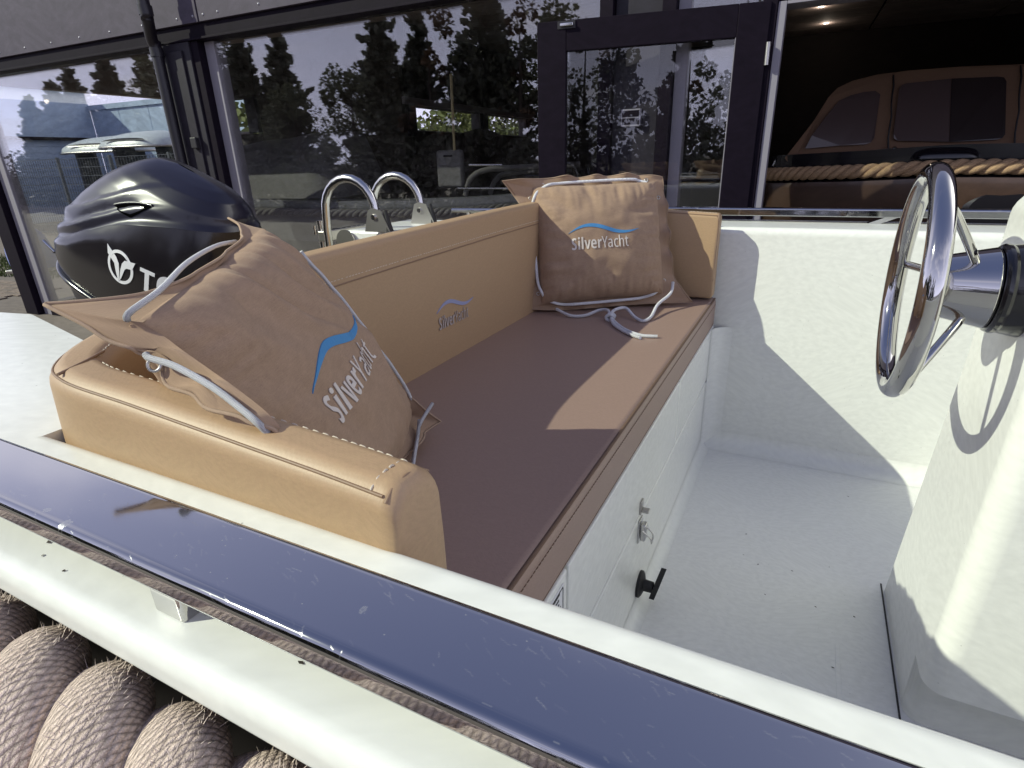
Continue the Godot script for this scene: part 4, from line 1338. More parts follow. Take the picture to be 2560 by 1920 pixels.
# ---------------------------------------------------------------- outboard motor
func outboard() -> void:
	# tilted up, as on the hard standing: its own axes lean forward with it
	var o := thing("outboard_motor", "glossy black outboard motor with round white emblem behind the tan bench", "outboard motor", Transform3D(Basis(Vector3.BACK, deg_to_rad(-22)), Vector3(-1.70, -0.18, -1.09)))
	# plan outline at each height: [y, rear x, front x, half width, squareness]
	var lv := [[-0.23, -0.29, 0.25, 0.16, 2.5], [-0.205, -0.325, 0.29, 0.182, 2.6], [-0.19, -0.338, 0.31, 0.188, 2.7], [-0.15, -0.348, 0.325, 0.193, 2.8], [-0.08, -0.345, 0.33, 0.194, 2.8], [0.0, -0.312, 0.325, 0.188, 2.8], [0.05, -0.268, 0.32, 0.176, 2.7], [0.10, -0.216, 0.315, 0.160, 2.6], [0.14, -0.170, 0.305, 0.142, 2.5], [0.17, -0.128, 0.29, 0.122, 2.5], [0.20, -0.078, 0.26, 0.090, 2.4], [0.216, -0.045, 0.22, 0.055, 2.3], [0.225, -0.01, 0.17, 0.025, 2.2], [0.228, 0.04, 0.11, 0.003, 2.2]]
	var bl := [Vector2(-0.45, -0.175), Vector2(-0.30, -0.128), Vector2(-0.155, -0.062), Vector2(-0.088, -0.018), Vector2(0.068, 0.072), Vector2(0.236, 0.126), Vector2(0.45, 0.155)]
	var band := func(x: float) -> float:
		for k in bl.size() - 1:
			if x <= bl[k + 1].x or k == bl.size() - 2:
				var t: float = clampf((x - bl[k].x) / (bl[k + 1].x - bl[k].x), 0.0, 1.0)
				return cubic_interpolate(bl[k].y, bl[k + 1].y, bl[maxi(k - 1, 0)].y, bl[mini(k + 2, 6)].y, t)
		return 0.0
	var at := func(y: float, a: float) -> Vector3:
		var i := 0
		while i < lv.size() - 2 and lv[i + 1][0] < y: i += 1
		var t: float = clampf((y - lv[i][0]) / (lv[i + 1][0] - lv[i][0]), 0.0, 1.0)
		var e := []
		for k in 5: e.append(lerpf(lv[i][k], lv[i + 1][k], t))
		var cc: float = cos(a)
		var s: float = sin(a)
		var mid: float = lerpf(e[1], e[2], 0.42)
		var len: float = (mid - e[1]) if cc < 0 else (e[2] - mid)
		var px: float = mid + len * signf(cc) * pow(absf(cc), 2.0 / e[4])
		var d: float = y - band.call(px)
		var fade: float = 1.0 - smoothstep(0.02, 0.22, px)
		var k := 1.0 - 0.065 * smoothstep(0.0, 0.022, d) + 0.02 * smoothstep(0.022, 0.05, d) - fade * (0.06 * smoothstep(0.052, 0.064, d) - 0.02 * smoothstep(0.064, 0.10, d) + 0.05 * smoothstep(0.104, 0.116, d))
		return Vector3(mid + (px - mid) * lerpf(1.0, k, 0.5), y, e[3] * k * signf(s) * pow(absf(s), 2.0 / e[4]))
	var base_x := func(a: float) -> float: return 0.34 * signf(cos(a)) * pow(absf(cos(a)), 0.7)
	part("cowl_side", grid(96, 8, func(u, v):
		var a: float = TAU * u + 0.35
		return at.call(lerpf(-0.19, band.call(base_x.call(a)) + 0.002, v), a)), M.cowl_low, o)
	part("cowl_top", grid(120, 48, func(u, v):
		var a: float = TAU * u + 0.35
		var f: float = v / 0.2 * 0.07 if v < 0.2 else lerpf(0.07, 1.0, (v - 0.2) / 0.8)
		return at.call(lerpf(band.call(base_x.call(a)), 0.228, f), a)), M.cowl, o)
	var lip := []
	for k in 72: lip.append(at.call(-0.19, TAU * k / 72) + Vector3(0, -0.006, 0))
	part("cowl_lip", tube(lip, 0.010, 10, true), M.black_gloss, o)
	part("lower_cowl", grid(60, 8, func(u, v):
		var p: Vector3 = at.call(-0.205, TAU * u)
		var k: float = 1.0 - 0.30 * v * v
		return Vector3(p.x * k * (1.0 - 0.10 * v) + 0.03 * v, -0.20 - 0.20 * v, p.z * k)), M.black_plastic, o)
	part("drive_leg", rbox(Vector3(-0.10, -1.0, -0.06), Vector3(0.16, -0.33, 0.06), 0.04), M.black_plastic, o)
	part("clamp_bracket", rbox(Vector3(0.16, -0.55, -0.11), Vector3(0.40, -0.30, 0.11), 0.02), M.black_plastic, o)
	var hk: Vector3 = at.call(-0.15, PI - 0.9)
	part("latch_hook", tube([hk, hk + Vector3(-0.045, 0.018, 0.004)], 0.005, 6), M.steel, o)
	# on the near flank: the point at (x, y), lifted off the surface
	var flank := func(x: float, y: float, lift: float) -> Vector3:
		var lo := 0.03
		var hi := PI - 0.03
		for k in 30:
			var m := (lo + hi) / 2
			if at.call(y, m).x > x: lo = m
			else: hi = m
		var p: Vector3 = at.call(y, lo)
		var px: Vector3 = at.call(y, lo + 0.02) - at.call(y, lo - 0.02)
		var py: Vector3 = at.call(y + 0.004, lo) - at.call(y - 0.004, lo)
		var n := px.cross(py).normalized()
		if n.z < 0: n = -n
		return p + n * lift
	# vent: an eye-shaped black patch stands in for the shaded slot, with a lip, under a raised brow
	var vent := begin()
	var eye := []
	for k in 13:
		var u := -1.0 + k / 6.0
		eye.append(Vector2(u * 0.066, 0.006 + 0.006 * (1.0 - u * u)))
	for k in 13:
		var u := 1.0 - k / 6.0
		eye.append(Vector2(u * 0.065, 0.005 - 0.026 * (1.0 - absf(u))))
	var vc := Vector2(0.058, 0.117)
	var tilt := 0.36
	add_prism(vent, eye, func(q: Vector2, t: float) -> Vector3:
		var r := q.rotated(tilt) + vc
		return flank.call(r.x, r.y, 0.0012 + 0.001 * t))
	part("vent", done(vent), M.void, o)
	var lipv := []
	for k in 13:
		var r: Vector2 = (eye[k] + Vector2(0, 0.003)).rotated(tilt) + vc
		lipv.append(flank.call(r.x, r.y, 0.001))
	part("vent_lip", tube(smooth(lipv, 3), 0.0035, 8), M.cowl, o)
	# emblem: ring with a winged T, and the lettering beside it
	var em := Vector2(0.076, -0.034)
	var k_s := 0.046
	var ringm := begin()
	add_prism(ringm, ring_outline(1.0, 0.82), func(q: Vector2, t: float) -> Vector3: return flank.call(em.x + q.x * k_s, em.y + q.y * k_s, 0.001 + 0.001 * t))
	part("emblem_ring", done(ringm), M.decal, o)
	var wing := begin()
	for poly in [[Vector2(-1.15, 0.98), Vector2(-0.32, 0.52), Vector2(-0.10, 0.18), Vector2(-0.04, -0.35), Vector2(-0.06, -0.96), Vector2(-0.30, -0.42), Vector2(-0.46, 0.08), Vector2(-1.02, 0.46)], [Vector2(1.15, 0.72), Vector2(0.36, 0.56), Vector2(0.16, 0.30), Vector2(0.06, -0.10), Vector2(-0.02, -0.90), Vector2(0.14, -0.62), Vector2(0.38, 0.0), Vector2(0.50, 0.12), Vector2(0.95, 0.24)]]:
		add_prism(wing, poly, func(q: Vector2, t: float) -> Vector3: return flank.call(em.x + q.x * k_s * 0.98, em.y + q.y * k_s, 0.0016 + 0.001 * t))
	part("emblem_wings", done(wing), M.decal, o)
	part("lettering", letters("TOHATSU", true, 0.085, 0.001, func(x, y, z): return flank.call(em.x + 0.066 + x, em.y - 0.002 + y, 0.0016 + z)), M.decal, o)

func ring_outline(r0: float, r1: float) -> Array:
	# an almost closed band, as one outline
	var out := []
	for k in 49: out.append(Vector2.from_angle(TAU * 0.999 * k / 48.0) * r0)
	for k in 49: out.append(Vector2.from_angle(TAU * 0.999 * (48 - k) / 48.0) * r1)
	return out

# ---------------------------------------------------------------- cushions
func stitches(st: SurfaceTool, line: Array, up: Vector3, pitch := 0.0075, length := 0.0052, r := 0.0007) -> void:
	# a row of thread stitches along a polyline
	var carry := 0.0
	for i in line.size() - 1:
		var a: Vector3 = line[i]
		var b: Vector3 = line[i + 1]
		var l := (b - a).length()
		if l < 1e-6: continue
		var t := (b - a) / l
		var s := carry
		while s + length < l:
			var p := a + t * s + up * r * 0.6
			var q := a + t * (s + length) + up * r * 0.6
			add_tube(st, [p - up * r, p + t * r * 1.5, q - t * r * 1.5, q - up * r], r, 4, false)
			s += pitch
		carry = maxf(s - l, 0.0)

# upright padded wall along a path of tops: inner side to the left of travel
func padded(path: Array, thick: float, bottom: float, r: float) -> ArrayMesh:
	var n := path.size()
	var rows := []
	for i in n:
		rows.append(padded_ring(path, i, thick, bottom, r))
	var m: int = rows[0].size()
	var st := begin()
	add_grid(st, m, n - 1, func(u, v): return rows[roundi(v * (n - 1))][roundi(u * m) % m])
	# rounded ends
	st.set_smooth_group(0)
	for e in 2:
		var ring: Array = rows[0] if e == 0 else rows[n - 1]
		var t: Vector3 = (path[0] - path[1] if e == 0 else path[n - 1] - path[n - 2]) * Vector3(1, 0, 1)
		t = t.normalized()
		var c := Vector3.ZERO
		for p in ring: c += p / m
		var last := ring
		for k in 4:
			var a := PI / 2 * (k + 1) / 4
			var cur := []
			for p in ring:
				var d: Vector3 = c - p
				var inset: float = minf(r * (1.0 - cos(a)) / maxf(d.length(), 1e-4), 1.0)
				cur.append(p + d * inset + t * r * sin(a) * 0.8)
			for i in m:
				var q := [last[i], last[(i + 1) % m], cur[(i + 1) % m], cur[i]]
				for w in ([0, 2, 1, 0, 3, 2] if e == 0 else [0, 1, 2, 0, 2, 3]):
					st.set_uv(Vector2.ZERO); st.add_vertex(q[w])
			last = cur
		var cc := c + t * r * 0.8
		for i in m:
			var q := [cc, last[i], last[(i + 1) % m]] if e == 1 else [cc, last[(i + 1) % m], last[i]]
			for w in q:
				st.set_uv(Vector2.ZERO); st.add_vertex(w)
	return done(st)

func side_at(path: Array, i: int) -> Vector3:
	var n := path.size()
	var t: Vector3 = (path[mini(i + 1, n - 1)] - path[maxi(i - 1, 0)]) * Vector3(1, 0, 1)
	return t.normalized().cross(Vector3.UP)

func padded_ring(path: Array, i: int, thick: float, bottom: float, r: float) -> Array:
	var p: Vector3 = path[i]
	var s := side_at(path, i)
	var h := p.y - bottom
	var o := fillet([Vector2(-thick / 2, -h), Vector2(-thick / 2, 0), Vector2(thick / 2, 0), Vector2(thick / 2, -h)], [r * 0.6, r, r, r * 0.6], 5)
	var ring := []
	# extra points up the faces so that they can swell
	var full := []
	for k in o.size():
		var a: Vector2 = o[k]
		var b: Vector2 = o[(k + 1) % o.size()]
		full.append(a)
		if (b - a).length() > h * 0.4:
			for j in 6: full.append(a.lerp(b, (j + 1) / 7.0))
	for q in full:
		var f: float = clampf(-q.y / h, 0.0, 1.0)
		var swell := 0.006 * sin(PI * f) * signf(q.x) if absf(q.x) > thick * 0.3 else 0.0
		var crown := 0.003 * (1.0 - pow(q.x / (thick / 2), 2.0)) if q.y > -0.002 else 0.0
		ring.append(p + s * (q.x + swell) + Vector3.UP * (q.y + crown))
	return ring

func cushions() -> void:
	var seat := thing("seat_cushion", "long flat tan vinyl seat cushion on the white bench locker", "cushion")
	var lo := Vector3(-0.80, -0.5475, -1.985)
	var hi := Vector3(-0.2395, -0.4475, -0.272)
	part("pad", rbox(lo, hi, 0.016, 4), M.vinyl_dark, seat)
	var pip := [Vector3(hi.x - 0.0045, hi.y - 0.0045, hi.z - 0.015), Vector3(hi.x - 0.0045, hi.y - 0.0045, lo.z + 0.015)]
	part("piping", tube(pip, 0.0032, 8), M.seam, seat)
	part("lower_seam", tube([Vector3(hi.x - 0.002, lo.y + 0.011, hi.z - 0.015), Vector3(hi.x - 0.002, lo.y + 0.011, lo.z + 0.015)], 0.0022, 6), M.seam, seat)
	var ss := begin()
	stitches(ss, [Vector3(hi.x + 0.0003, hi.y - 0.022, hi.z - 0.02), Vector3(hi.x + 0.0003, hi.y - 0.022, lo.z + 0.02)], Vector3.RIGHT, 0.0085, 0.006, 0.0007)
	part("stitching", done(ss), M.seam, seat).set_meta("kind", "stuff")

	# wrap-round backrest: near arm, back and far arm
	var back := thing("backrest_cushion", "tan vinyl wrap-round backrest with small stitched logo and low arms", "cushion")
	var near_arm := [Vector3(-0.208, -0.1850, -0.2475), Vector3(-0.26, -0.181, -0.2485), Vector3(-0.34, -0.176, -0.2495), Vector3(-0.46, -0.169, -0.2515), Vector3(-0.555, -0.1640, -0.2535), Vector3(-0.60, -0.1610, -0.272), Vector3(-0.645, -0.158, -0.33), Vector3(-0.70, -0.151, -0.44), Vector3(-0.735, -0.145, -0.56)]
	var mid := [Vector3(-0.735, -0.145, -0.56), Vector3(-0.752, -0.142, -0.66), Vector3(-0.758, -0.139, -0.8), Vector3(-0.760, -0.133, -1.1), Vector3(-0.760, -0.127, -1.4), Vector3(-0.760, -0.124, -1.75), Vector3(-0.752, -0.126, -1.84), Vector3(-0.72, -0.134, -1.91)]
	var far_arm := [Vector3(-0.72, -0.134, -1.91), Vector3(-0.66, -0.148, -1.932), Vector3(-0.55, -0.160, -1.936), Vector3(-0.40, -0.168, -1.936), Vector3(-0.255, -0.176, -1.936)]
	var na := smooth(near_arm, 8)
	var md := smooth(mid, 8)
	var fa := smooth(far_arm, 8)
	part("near_arm", padded(na, 0.047, -0.45, 0.014), M.vinyl, back)
	part("back_panel", padded(md, 0.052, -0.456, 0.010), M.vinyl, back)
	part("far_arm", padded(fa, 0.05, -0.440, 0.011), M.vinyl, back)
	var st := begin()
	var seams := begin()
	# near arm: seams along both top edges, light stitches on the inner one
	var outer := []
	var inner := []
	for i in na.size():
		var s := side_at(na, i)
		outer.append(na[i] - s * 0.0196 + Vector3.UP * -0.0040)
		inner.append(na[i] + s * 0.0165 + Vector3.UP * -0.0011)
	add_tube(seams, outer, 0.0013, 6)
	stitches(st, inner, Vector3.UP, 0.0078, 0.0056, 0.00085)
	# end cap of the near arm: double row across the top
	var e0: Vector3 = na[0]
	var s0 := side_at(na, 0)
	for d in [0.010]:
		stitches(st, [e0 + Vector3(-d, -0.0030, 0) - s0 * 0.0192, e0 + Vector3(-d, 0.0016, 0) - s0 * 0.013, e0 + Vector3(-d, 0.0038, 0), e0 + Vector3(-d, 0.0016, 0) + s0 * 0.013, e0 + Vector3(-d, -0.0030, 0) + s0 * 0.0192], Vector3.UP, 0.0066, 0.0046, 0.0009)
	add_tube(seams, [e0 + Vector3(0.003, -0.007, 0) - s0 * 0.0215, e0 + Vector3(0.003, -0.0012, 0) - s0 * 0.014, e0 + Vector3(0.003, 0.0012, 0), e0 + Vector3(0.003, -0.0012, 0) + s0 * 0.014, e0 + Vector3(0.003, -0.007, 0) + s0 * 0.0215], 0.0015, 6)
	add_tube(seams, [e0 + Vector3(0.004, -0.008, 0) - s0 * 0.0195, e0 + Vector3(0.006, -0.04, 0) - s0 * 0.0225, e0 + Vector3(0.006, -0.2, 0) - s0 * 0.0235], 0.0018, 6)
	var edge := []
	for k in 20: edge.append(e0 + Vector3(0.004, -0.012 - k * 0.012, 0) + s0 * (0.0225 + 0.004 * sin(PI * k / 19.0)))
	stitches(st, edge, s0, 0.0078, 0.0056, 0.0008)
	# corner darts
	add_tube(seams, [Vector3(-0.585, -0.1595, -0.285), Vector3(-0.572, -0.1600, -0.262), Vector3(-0.566, -0.163, -0.235)], 0.0014, 6)
	# back panel: seam under the top, and its edge
	var back_in := []
	var back_low := []
	for i in md.size():
		var s := side_at(md, i)
		back_in.append(md[i] + s * 0.0225 + Vector3.UP * -0.002)
		back_low.append(md[i] + s * 0.0292 + Vector3.UP * -0.058)
	add_tube(seams, back_low, 0.0016, 6)
	var back_s := []
	for i in md.size(): back_s.append(md[i] + side_at(md, i) * 0.0286 + Vector3.UP * -0.049)
	stitches(st, back_s, Vector3.RIGHT, 0.0085, 0.006, 0.0006)
	# far arm: piping round its face
	var fp := []
	for i in fa.size():
		fp.append(fa[i] + side_at(fa, i) * 0.0225 + Vector3.UP * -0.004)
	var fe: Vector3 = fa[fa.size() - 1]
	fp.append(fe + Vector3(0.004, -0.012, 0.0235))
	for k in 6: fp.append(fe + Vector3(0.006, -0.03 - k * 0.035, 0.0255))
	fp.append(fe + Vector3(0.002, -0.232, 0.024))
	fp.append(fe + Vector3(-0.02, -0.245, 0.022))
	add_tube(seams, fp, 0.0022, 6)
	var fs := []
	for i in fa.size(): fs.append(fa[i] + side_at(fa, i) * 0.012 + Vector3.UP * 0.0025)
	stitches(st, fs, Vector3.UP, 0.0085, 0.006, 0.0007)
	part("seam_lines", done(seams), M.piping, back).set_meta("kind", "stuff")
	part("stitching", done(st), M.thread, back).set_meta("kind", "stuff")
	# stitched logo on the back panel
	var on_back := func(x: float, y: float, lift: float) -> Vector3:
		return Vector3(-0.760 + 0.026 + 0.0062 + lift, -0.340 + y, -1.13 - x)
	logo(back, on_back, 0.165, M.embroid_pale, M.embroid_grey)

# the swoosh and name; place(x, y, lift), x from -0.5 to 0.5 of the width
func logo(parent: Node3D, place: Callable, width: float, blue: Material, white: Material) -> void:
	var top := []
	var low := []
	for k in 33:
		var u := k / 32.0
		var mid := 0.135 + 0.085 * sin(TAU * (u * 0.86 + 0.02)) * (1.0 - 0.25 * u) + 0.16 * (u - 0.5) * (u - 0.5) * (1 if u > 0.5 else -1)
		var th := 0.038 * pow(sin(PI * clampf(u, 0.0, 1.0)), 0.8)
		top.append(Vector2(u - 0.5, mid + th))
		low.append(Vector2(u - 0.5, mid - th * 0.55))
	low.reverse()
	var st := begin()
	st.set_smooth_group(0xFFFFFFFF)
	for k in 32:
		var a: Vector2 = top[k]
		var b: Vector2 = top[k + 1]
		var c: Vector2 = low[31 - k]
		var d: Vector2 = low[32 - k]
		var q := [a, b, c, d]
		var p := []
		for w in q: p.append(place.call(w.x * width, w.y * width, 0.0014))
		for w in [0, 1, 2, 0, 2, 3]:
			st.set_uv(Vector2.ZERO); st.add_vertex(p[w])
		for e in [[a, b], [c, d]]:
			var l0: Vector3 = place.call(e[0].x * width, e[0].y * width, 0.0014)
			var l1: Vector3 = place.call(e[1].x * width, e[1].y * width, 0.0014)
			var m0: Vector3 = place.call(e[0].x * width, e[0].y * width, -0.001)
			var m1: Vector3 = place.call(e[1].x * width, e[1].y * width, -0.001)
			for w in [l0, m0, m1, l0, m1, l1]:
				st.set_uv(Vector2.ZERO); st.add_vertex(w)
	part("swoosh", done(st), blue, parent)
	var hgt := width * 0.235
	var w0 := text_width("Silver", true, hgt)
	var w1 := text_width("Yacht", false, hgt)
	var k := 0.80 * width / (w0 + w1)
	var base := -0.055 * width
	var put := func(x: float, y: float, z: float) -> Vector3: return place.call(-0.47 * width + x * k, base + y * 1.0, 0.0012 + z)
	part("lettering", letters("Silver", true, hgt, 0.001, put), white, parent)
	part("lettering", letters("Yacht", false, hgt, 0.001, func(x, y, z): return put.call(x + w0, y, z)), white, parent)

# ---------------------------------------------------------------- throw pillows
# corners TL, TR, BR, BL of the seam as seen from its front; ears: where the four flange corners end
func pillow(label: String, c: Array, ears: Array, bulge: float, back: float, sd: int, fold: Array, wide: Array, drape: Array, slump := 0.0, sharp := 0.46, over := []) -> Dictionary:
	var ctr: Vector3 = (c[0] + c[1] + c[2] + c[3]) / 4
	var right: Vector3 = ((c[1] - c[0]) + (c[2] - c[3])).normalized()
	var upv: Vector3 = ((c[0] - c[3]) + (c[1] - c[2]))
	upv = (upv - right * upv.dot(right)).normalized()
	var nrm := right.cross(upv)
	var o := thing("pillow", label, "pillow", Transform3D(), "throw pillows on the bench")
	var wn := FastNoiseLite.new()
	wn.seed = sd
	wn.frequency = 1.0
	wn.fractal_octaves = 2
	var flat := func(u: float, v: float) -> Vector3:   # u, v in -1..1
		var a: Vector3 = c[0].lerp(c[1], u * 0.5 + 0.5)
		var d: Vector3 = c[3].lerp(c[2], u * 0.5 + 0.5)
		return d.lerp(a, v * 0.5 + 0.5)
	var wrinkle := func(u: float, v: float) -> float:
		var e := maxf(absf(u), absf(v))
		var w := 0.0
		# gathers running in from each side
		var edge: float = pow(e, 3.0) * (1.0 - pow(e, 12.0))
		var along := v if absf(u) > absf(v) else u
		w += 0.010 * edge * wn.get_noise_2d(along * 5.5 + 3.0 * signf(u), 2.0 + (1.0 - e) * 1.2)
		w += 0.006 * wn.get_noise_2d(u * 1.6 + 8.0, v * 1.6) * (1.0 - pow(e, 6.0))
		for f in fold:   # f: from (u, v) to (u, v), width, height
			var p := Vector2(u, v)
			var a := Vector2(f[0], f[1])
			var b := Vector2(f[2], f[3])
			var t := clampf((p - a).dot(b - a) / (b - a).length_squared(), 0.0, 1.0)
			var bend: float = f[6] if f.size() > 6 else 0.0
			var q := a.lerp(b, t) + (b - a).orthogonal().normalized() * bend * sin(PI * t)
			var dd := (p - q).length() / float(f[4])
			w += float(f[5]) * exp(-dd * dd) * (0.25 + 0.75 * sin(PI * clampf(t * 0.9 + 0.1, 0, 1)))
		return w
	var body := func(u: float, v: float, s: float, lift: float) -> Vector3:
		var p: Vector3 = flat.call(u, v)
		var h: float = pow(maxf(0.0, (1.0 - pow(absf(u), 2.6)) * (1.0 - pow(absf(v), 2.6))), sharp) * (1.0 - slump * smoothstep(-0.1, 0.95, v))
		var pull: float = 0.035 * (1.0 - pow(absf(u), 2.0)) * v * absf(v) * 0.6
		p += (ctr - p) * 0.03 * (1.0 - pow(absf(u * v), 0.5))
		return p + nrm * (s * h + lift * signf(s) + (wrinkle.call(u, v) * clampf(h * 3.0, 0.0, 1.0) if s > 0 else 0.0)) - upv * pull * 0.0
	# pack samples towards the rim, where the cloth turns fast
	var warp := func(t: float) -> float:
		var x := t * 2.0 - 1.0
		return signf(x) * (1.0 - pow(1.0 - absf(x), 1.7))
	part("front", grid(110, 110, func(u, v): return body.call(warp.call(u), warp.call(v), bulge, 0.0)), M.linen, o)
	part("back", grid(40, 40, func(u, v): return body.call(warp.call(1.0 - u), warp.call(v), -back, 0.0)), M.linen, o)
	# flange: two layers of cloth outside the seam, waving, with pointed corners
	var n := 260
	var rim := func(t: float) -> Array:
		var k := fposmod(t * 4.0, 4.0)
		var side := int(k)
		var f := k - side
		var p: Vector3 = c[side].lerp(c[(side + 1) % 4], f)
		var sag: Vector3 = (ctr - p) * 0.03 * (1.0 - 0.0)
		var e0: Vector3 = ears[side] - c[side]
		var e1: Vector3 = ears[(side + 1) % 4] - c[(side + 1) % 4]
		var mid: Vector3 = (p - ctr)
		var out: Vector3 = [upv, right, -upv, -right][side]
		var w0 := pow(1.0 - f, 9.0)
		var w1 := pow(f, 9.0)
		var hump := Vector3.ZERO
		var d: Vector3 = out * float(wide[side]) * (1.0 - w0 - w1) + e0 * w0 + e1 * w1
		if side == 3 and drape.size() > 0:
			var x: float = f * (drape.size() - 1)
			var i := mini(int(x), drape.size() - 2)
			var goal: Vector3 = drape[i].lerp(drape[i + 1], x - i)
			var xb: float = f * (over.size() - 1)
			var ib := mini(int(xb), over.size() - 2)
			var root: Vector3 = over[ib].lerp(over[ib + 1], xb - ib)
			hump = Vector3.UP * (0.004 + 0.004 * sin(f * 31.0)) * sin(PI * f)
			return [root, goal - root, 0.003 * sin(f * 43.0) * sin(PI * f), hump]
		var wave: float = (0.013 * sin(t * TAU * 17.0 + sd) + 0.012 * wn.get_noise_1d(t * 26.0)) * (1.0 - 0.8 * (w0 + w1)) * clampf(float(wide[side]) / 0.03, 0.25, 1.0)
		return [p - (p - ctr).normalized() * 0.004, d, wave, hump]
	var flange := begin()
	for layer in 2:
		add_grid(flange, n, 7, func(u, v):
			var e: Array = rim.call(u if layer == 0 else 1.0 - u)
			var s := 1.0 if layer == 0 else -1.0
			var gap: float = 0.0022 * (1.0 - pow(v, 8.0)) + 0.006 * pow(1.0 - v, 2.0)
			return e[0] + e[1] * v + e[3] * 4.0 * v * (1.0 - v) + nrm * (e[2] * pow(v, 1.3) + s * gap + 0.008 * v * v))
	part("flange", done(flange), M.linen, o)
	var hem := []
	for k in n:
		var e: Array = rim.call(float(k) / n)
		hem.append(e[0] + e[1] + nrm * (e[2] + 0.008))
	part("hem", tube(hem, 0.0017, 6, true), M.hem, o)
	return {"node": o, "body": body, "nrm": nrm, "right": right, "up": upv, "ctr": ctr, "flat": flat}

func eyelet(o: Node3D, at: Vector3, n: Vector3, t: Vector3) -> void:
	part("eyelet", lathe([Vector2(-0.001, 0.0036), Vector2(0.0008, 0.0038), Vector2(0.0014, 0.0048), Vector2(0.0008, 0.0060), Vector2(-0.001, 0.0063)], 20, Transform3D(Basis(n, t, n.cross(t)), at)), M.steel_dull, o)

func pillows() -> void:
	# the one leaning in the near corner
	var c := [Vector3(-0.4522, -0.1090, -0.2434), Vector3(-0.6687, -0.0782, -0.5589), Vector3(-0.5727, -0.4061, -0.7099), Vector3(-0.4268, -0.4400, -0.3599)]
	var ears := [Vector3(-0.5289, -0.0950, -0.2183), Vector3(-0.7163, -0.0630, -0.5413), Vector3(-0.5271, -0.4231, -0.7370), Vector3(-0.41, -0.445, -0.335)]
	var drape := smooth([Vector3(-0.3398, -0.2327, -0.2835), Vector3(-0.3244, -0.1910, -0.2502), Vector3(-0.3284, -0.1727, -0.2401), Vector3(-0.3524, -0.1673, -0.2341), Vector3(-0.3919, -0.1616, -0.2356), Vector3(-0.4262, -0.1536, -0.2386), Vector3(-0.4498, -0.1349, -0.2414), Vector3(-0.4591, -0.1276, -0.2321), Vector3(-0.4866, -0.1134, -0.2252), Vector3(-0.5289, -0.0950, -0.2183)], 6)
	var folds := [[-0.80, 1.0, -0.35, 0.35, 0.10, 0.006, 0.08], [-0.30, 1.0, 0.22, 0.25, 0.075, 0.008, 0.12], [0.10, 1.0, 0.58, 0.25, 0.060, 0.008, 0.12], [0.42, 1.0, 0.82, 0.35, 0.050, 0.007, 0.10], [0.70, 1.0, 0.95, 0.55, 0.040, 0.006, 0.05], [-0.10, 1.0, 0.40, 0.20, 0.030, -0.007, 0.12], [0.26, 1.0, 0.70, 0.30, 0.030, -0.007, 0.12], [-0.95, 0.6, -0.2, -0.5, 0.10, -0.006, -0.1], [0.95, 0.1, 0.4, -0.7, 0.12, 0.007, 0.1], [-0.6, -0.2, 0.3, -0.75, 0.10, 0.005, 0.15]]
	var p := pillow("brown linen pillow leaning in the near corner, in front of the outboard motor", c, ears, 0.066, 0.05, 7, folds, [0.006, 0.012, 0.03, 0.012], drape, 0.12, 0.36, smooth([Vector3(-0.3390, -0.2355, -0.2821), Vector3(-0.3231, -0.1895, -0.2530), Vector3(-0.3309, -0.1695, -0.2482), Vector3(-0.3562, -0.1538, -0.2471), Vector3(-0.3916, -0.1420, -0.2503), Vector3(-0.4200, -0.1298, -0.2505), Vector3(-0.4382, -0.1210, -0.2504), Vector3(-0.4522, -0.1090, -0.2434)], 6))
	var bd: Callable = p.body
	logo(p.node, func(x, y, l): return bd.call(0.09 + x / 0.165, 0.03 + y / 0.165, 0.066, l), 0.206, M.embroid_blue, M.embroid_white)
	part("cord", tube(smooth([Vector3(-0.4532, -0.1053, -0.2432), Vector3(-0.4526, -0.0998, -0.2465), Vector3(-0.4855, -0.0948, -0.2932), Vector3(-0.5526, -0.0867, -0.3688), Vector3(-0.6261, -0.0857, -0.4573), Vector3(-0.6639, -0.0894, -0.5150)], 8), 0.0026, 10), M.cord, p.node)
	part("cord", tube(smooth([Vector3(-0.4315, -0.1353, -0.2401), Vector3(-0.4265, -0.1376, -0.2393), Vector3(-0.4038, -0.1420, -0.2426), Vector3(-0.3721, -0.1544, -0.2459), Vector3(-0.3495, -0.1648, -0.2458), Vector3(-0.3299, -0.1740, -0.2446), Vector3(-0.3235, -0.1881, -0.2500)], 8), 0.0026, 10), M.cord, p.node).position = Vector3(0.003, 0.008, 0.004)
	var edge := []
	for k in 15:
		var v := 0.74 - 1.6 * k / 14.0
		edge.append(bd.call(0.97, v, 0.066, 0.0) + p.nrm * 0.008 + p.right * 0.010)
	part("cord", tube(smooth(edge, 4), 0.0028, 8), M.cord, p.node)
	part("cord", tube(smooth([Vector3(-0.5269, -0.3809, -0.7266), Vector3(-0.5275, -0.4026, -0.6868), Vector3(-0.5180, -0.4190, -0.6631), Vector3(-0.4921, -0.4435, -0.6092)], 6), 0.0030, 8), M.cord, p.node)
	part("cord", tube(smooth([Vector3(-0.5380, -0.4027, -0.6995), Vector3(-0.5271, -0.4171, -0.6784), Vector3(-0.5061, -0.4372, -0.6318)], 6), 0.0030, 8), M.cord, p.node)
	eyelet(p.node, Vector3(-0.4285, -0.1372, -0.2401), Vector3(0.45, 0.35, 0.8).normalized(), Vector3(-0.6, 0.75, 0.0).normalized())
	# the one in the far corner
	c = [Vector3(-0.7771, -0.0833, -1.6768), Vector3(-0.4455, -0.078, -1.8763), Vector3(-0.3850, -0.4150, -1.8150), Vector3(-0.7094, -0.4250, -1.5889)]
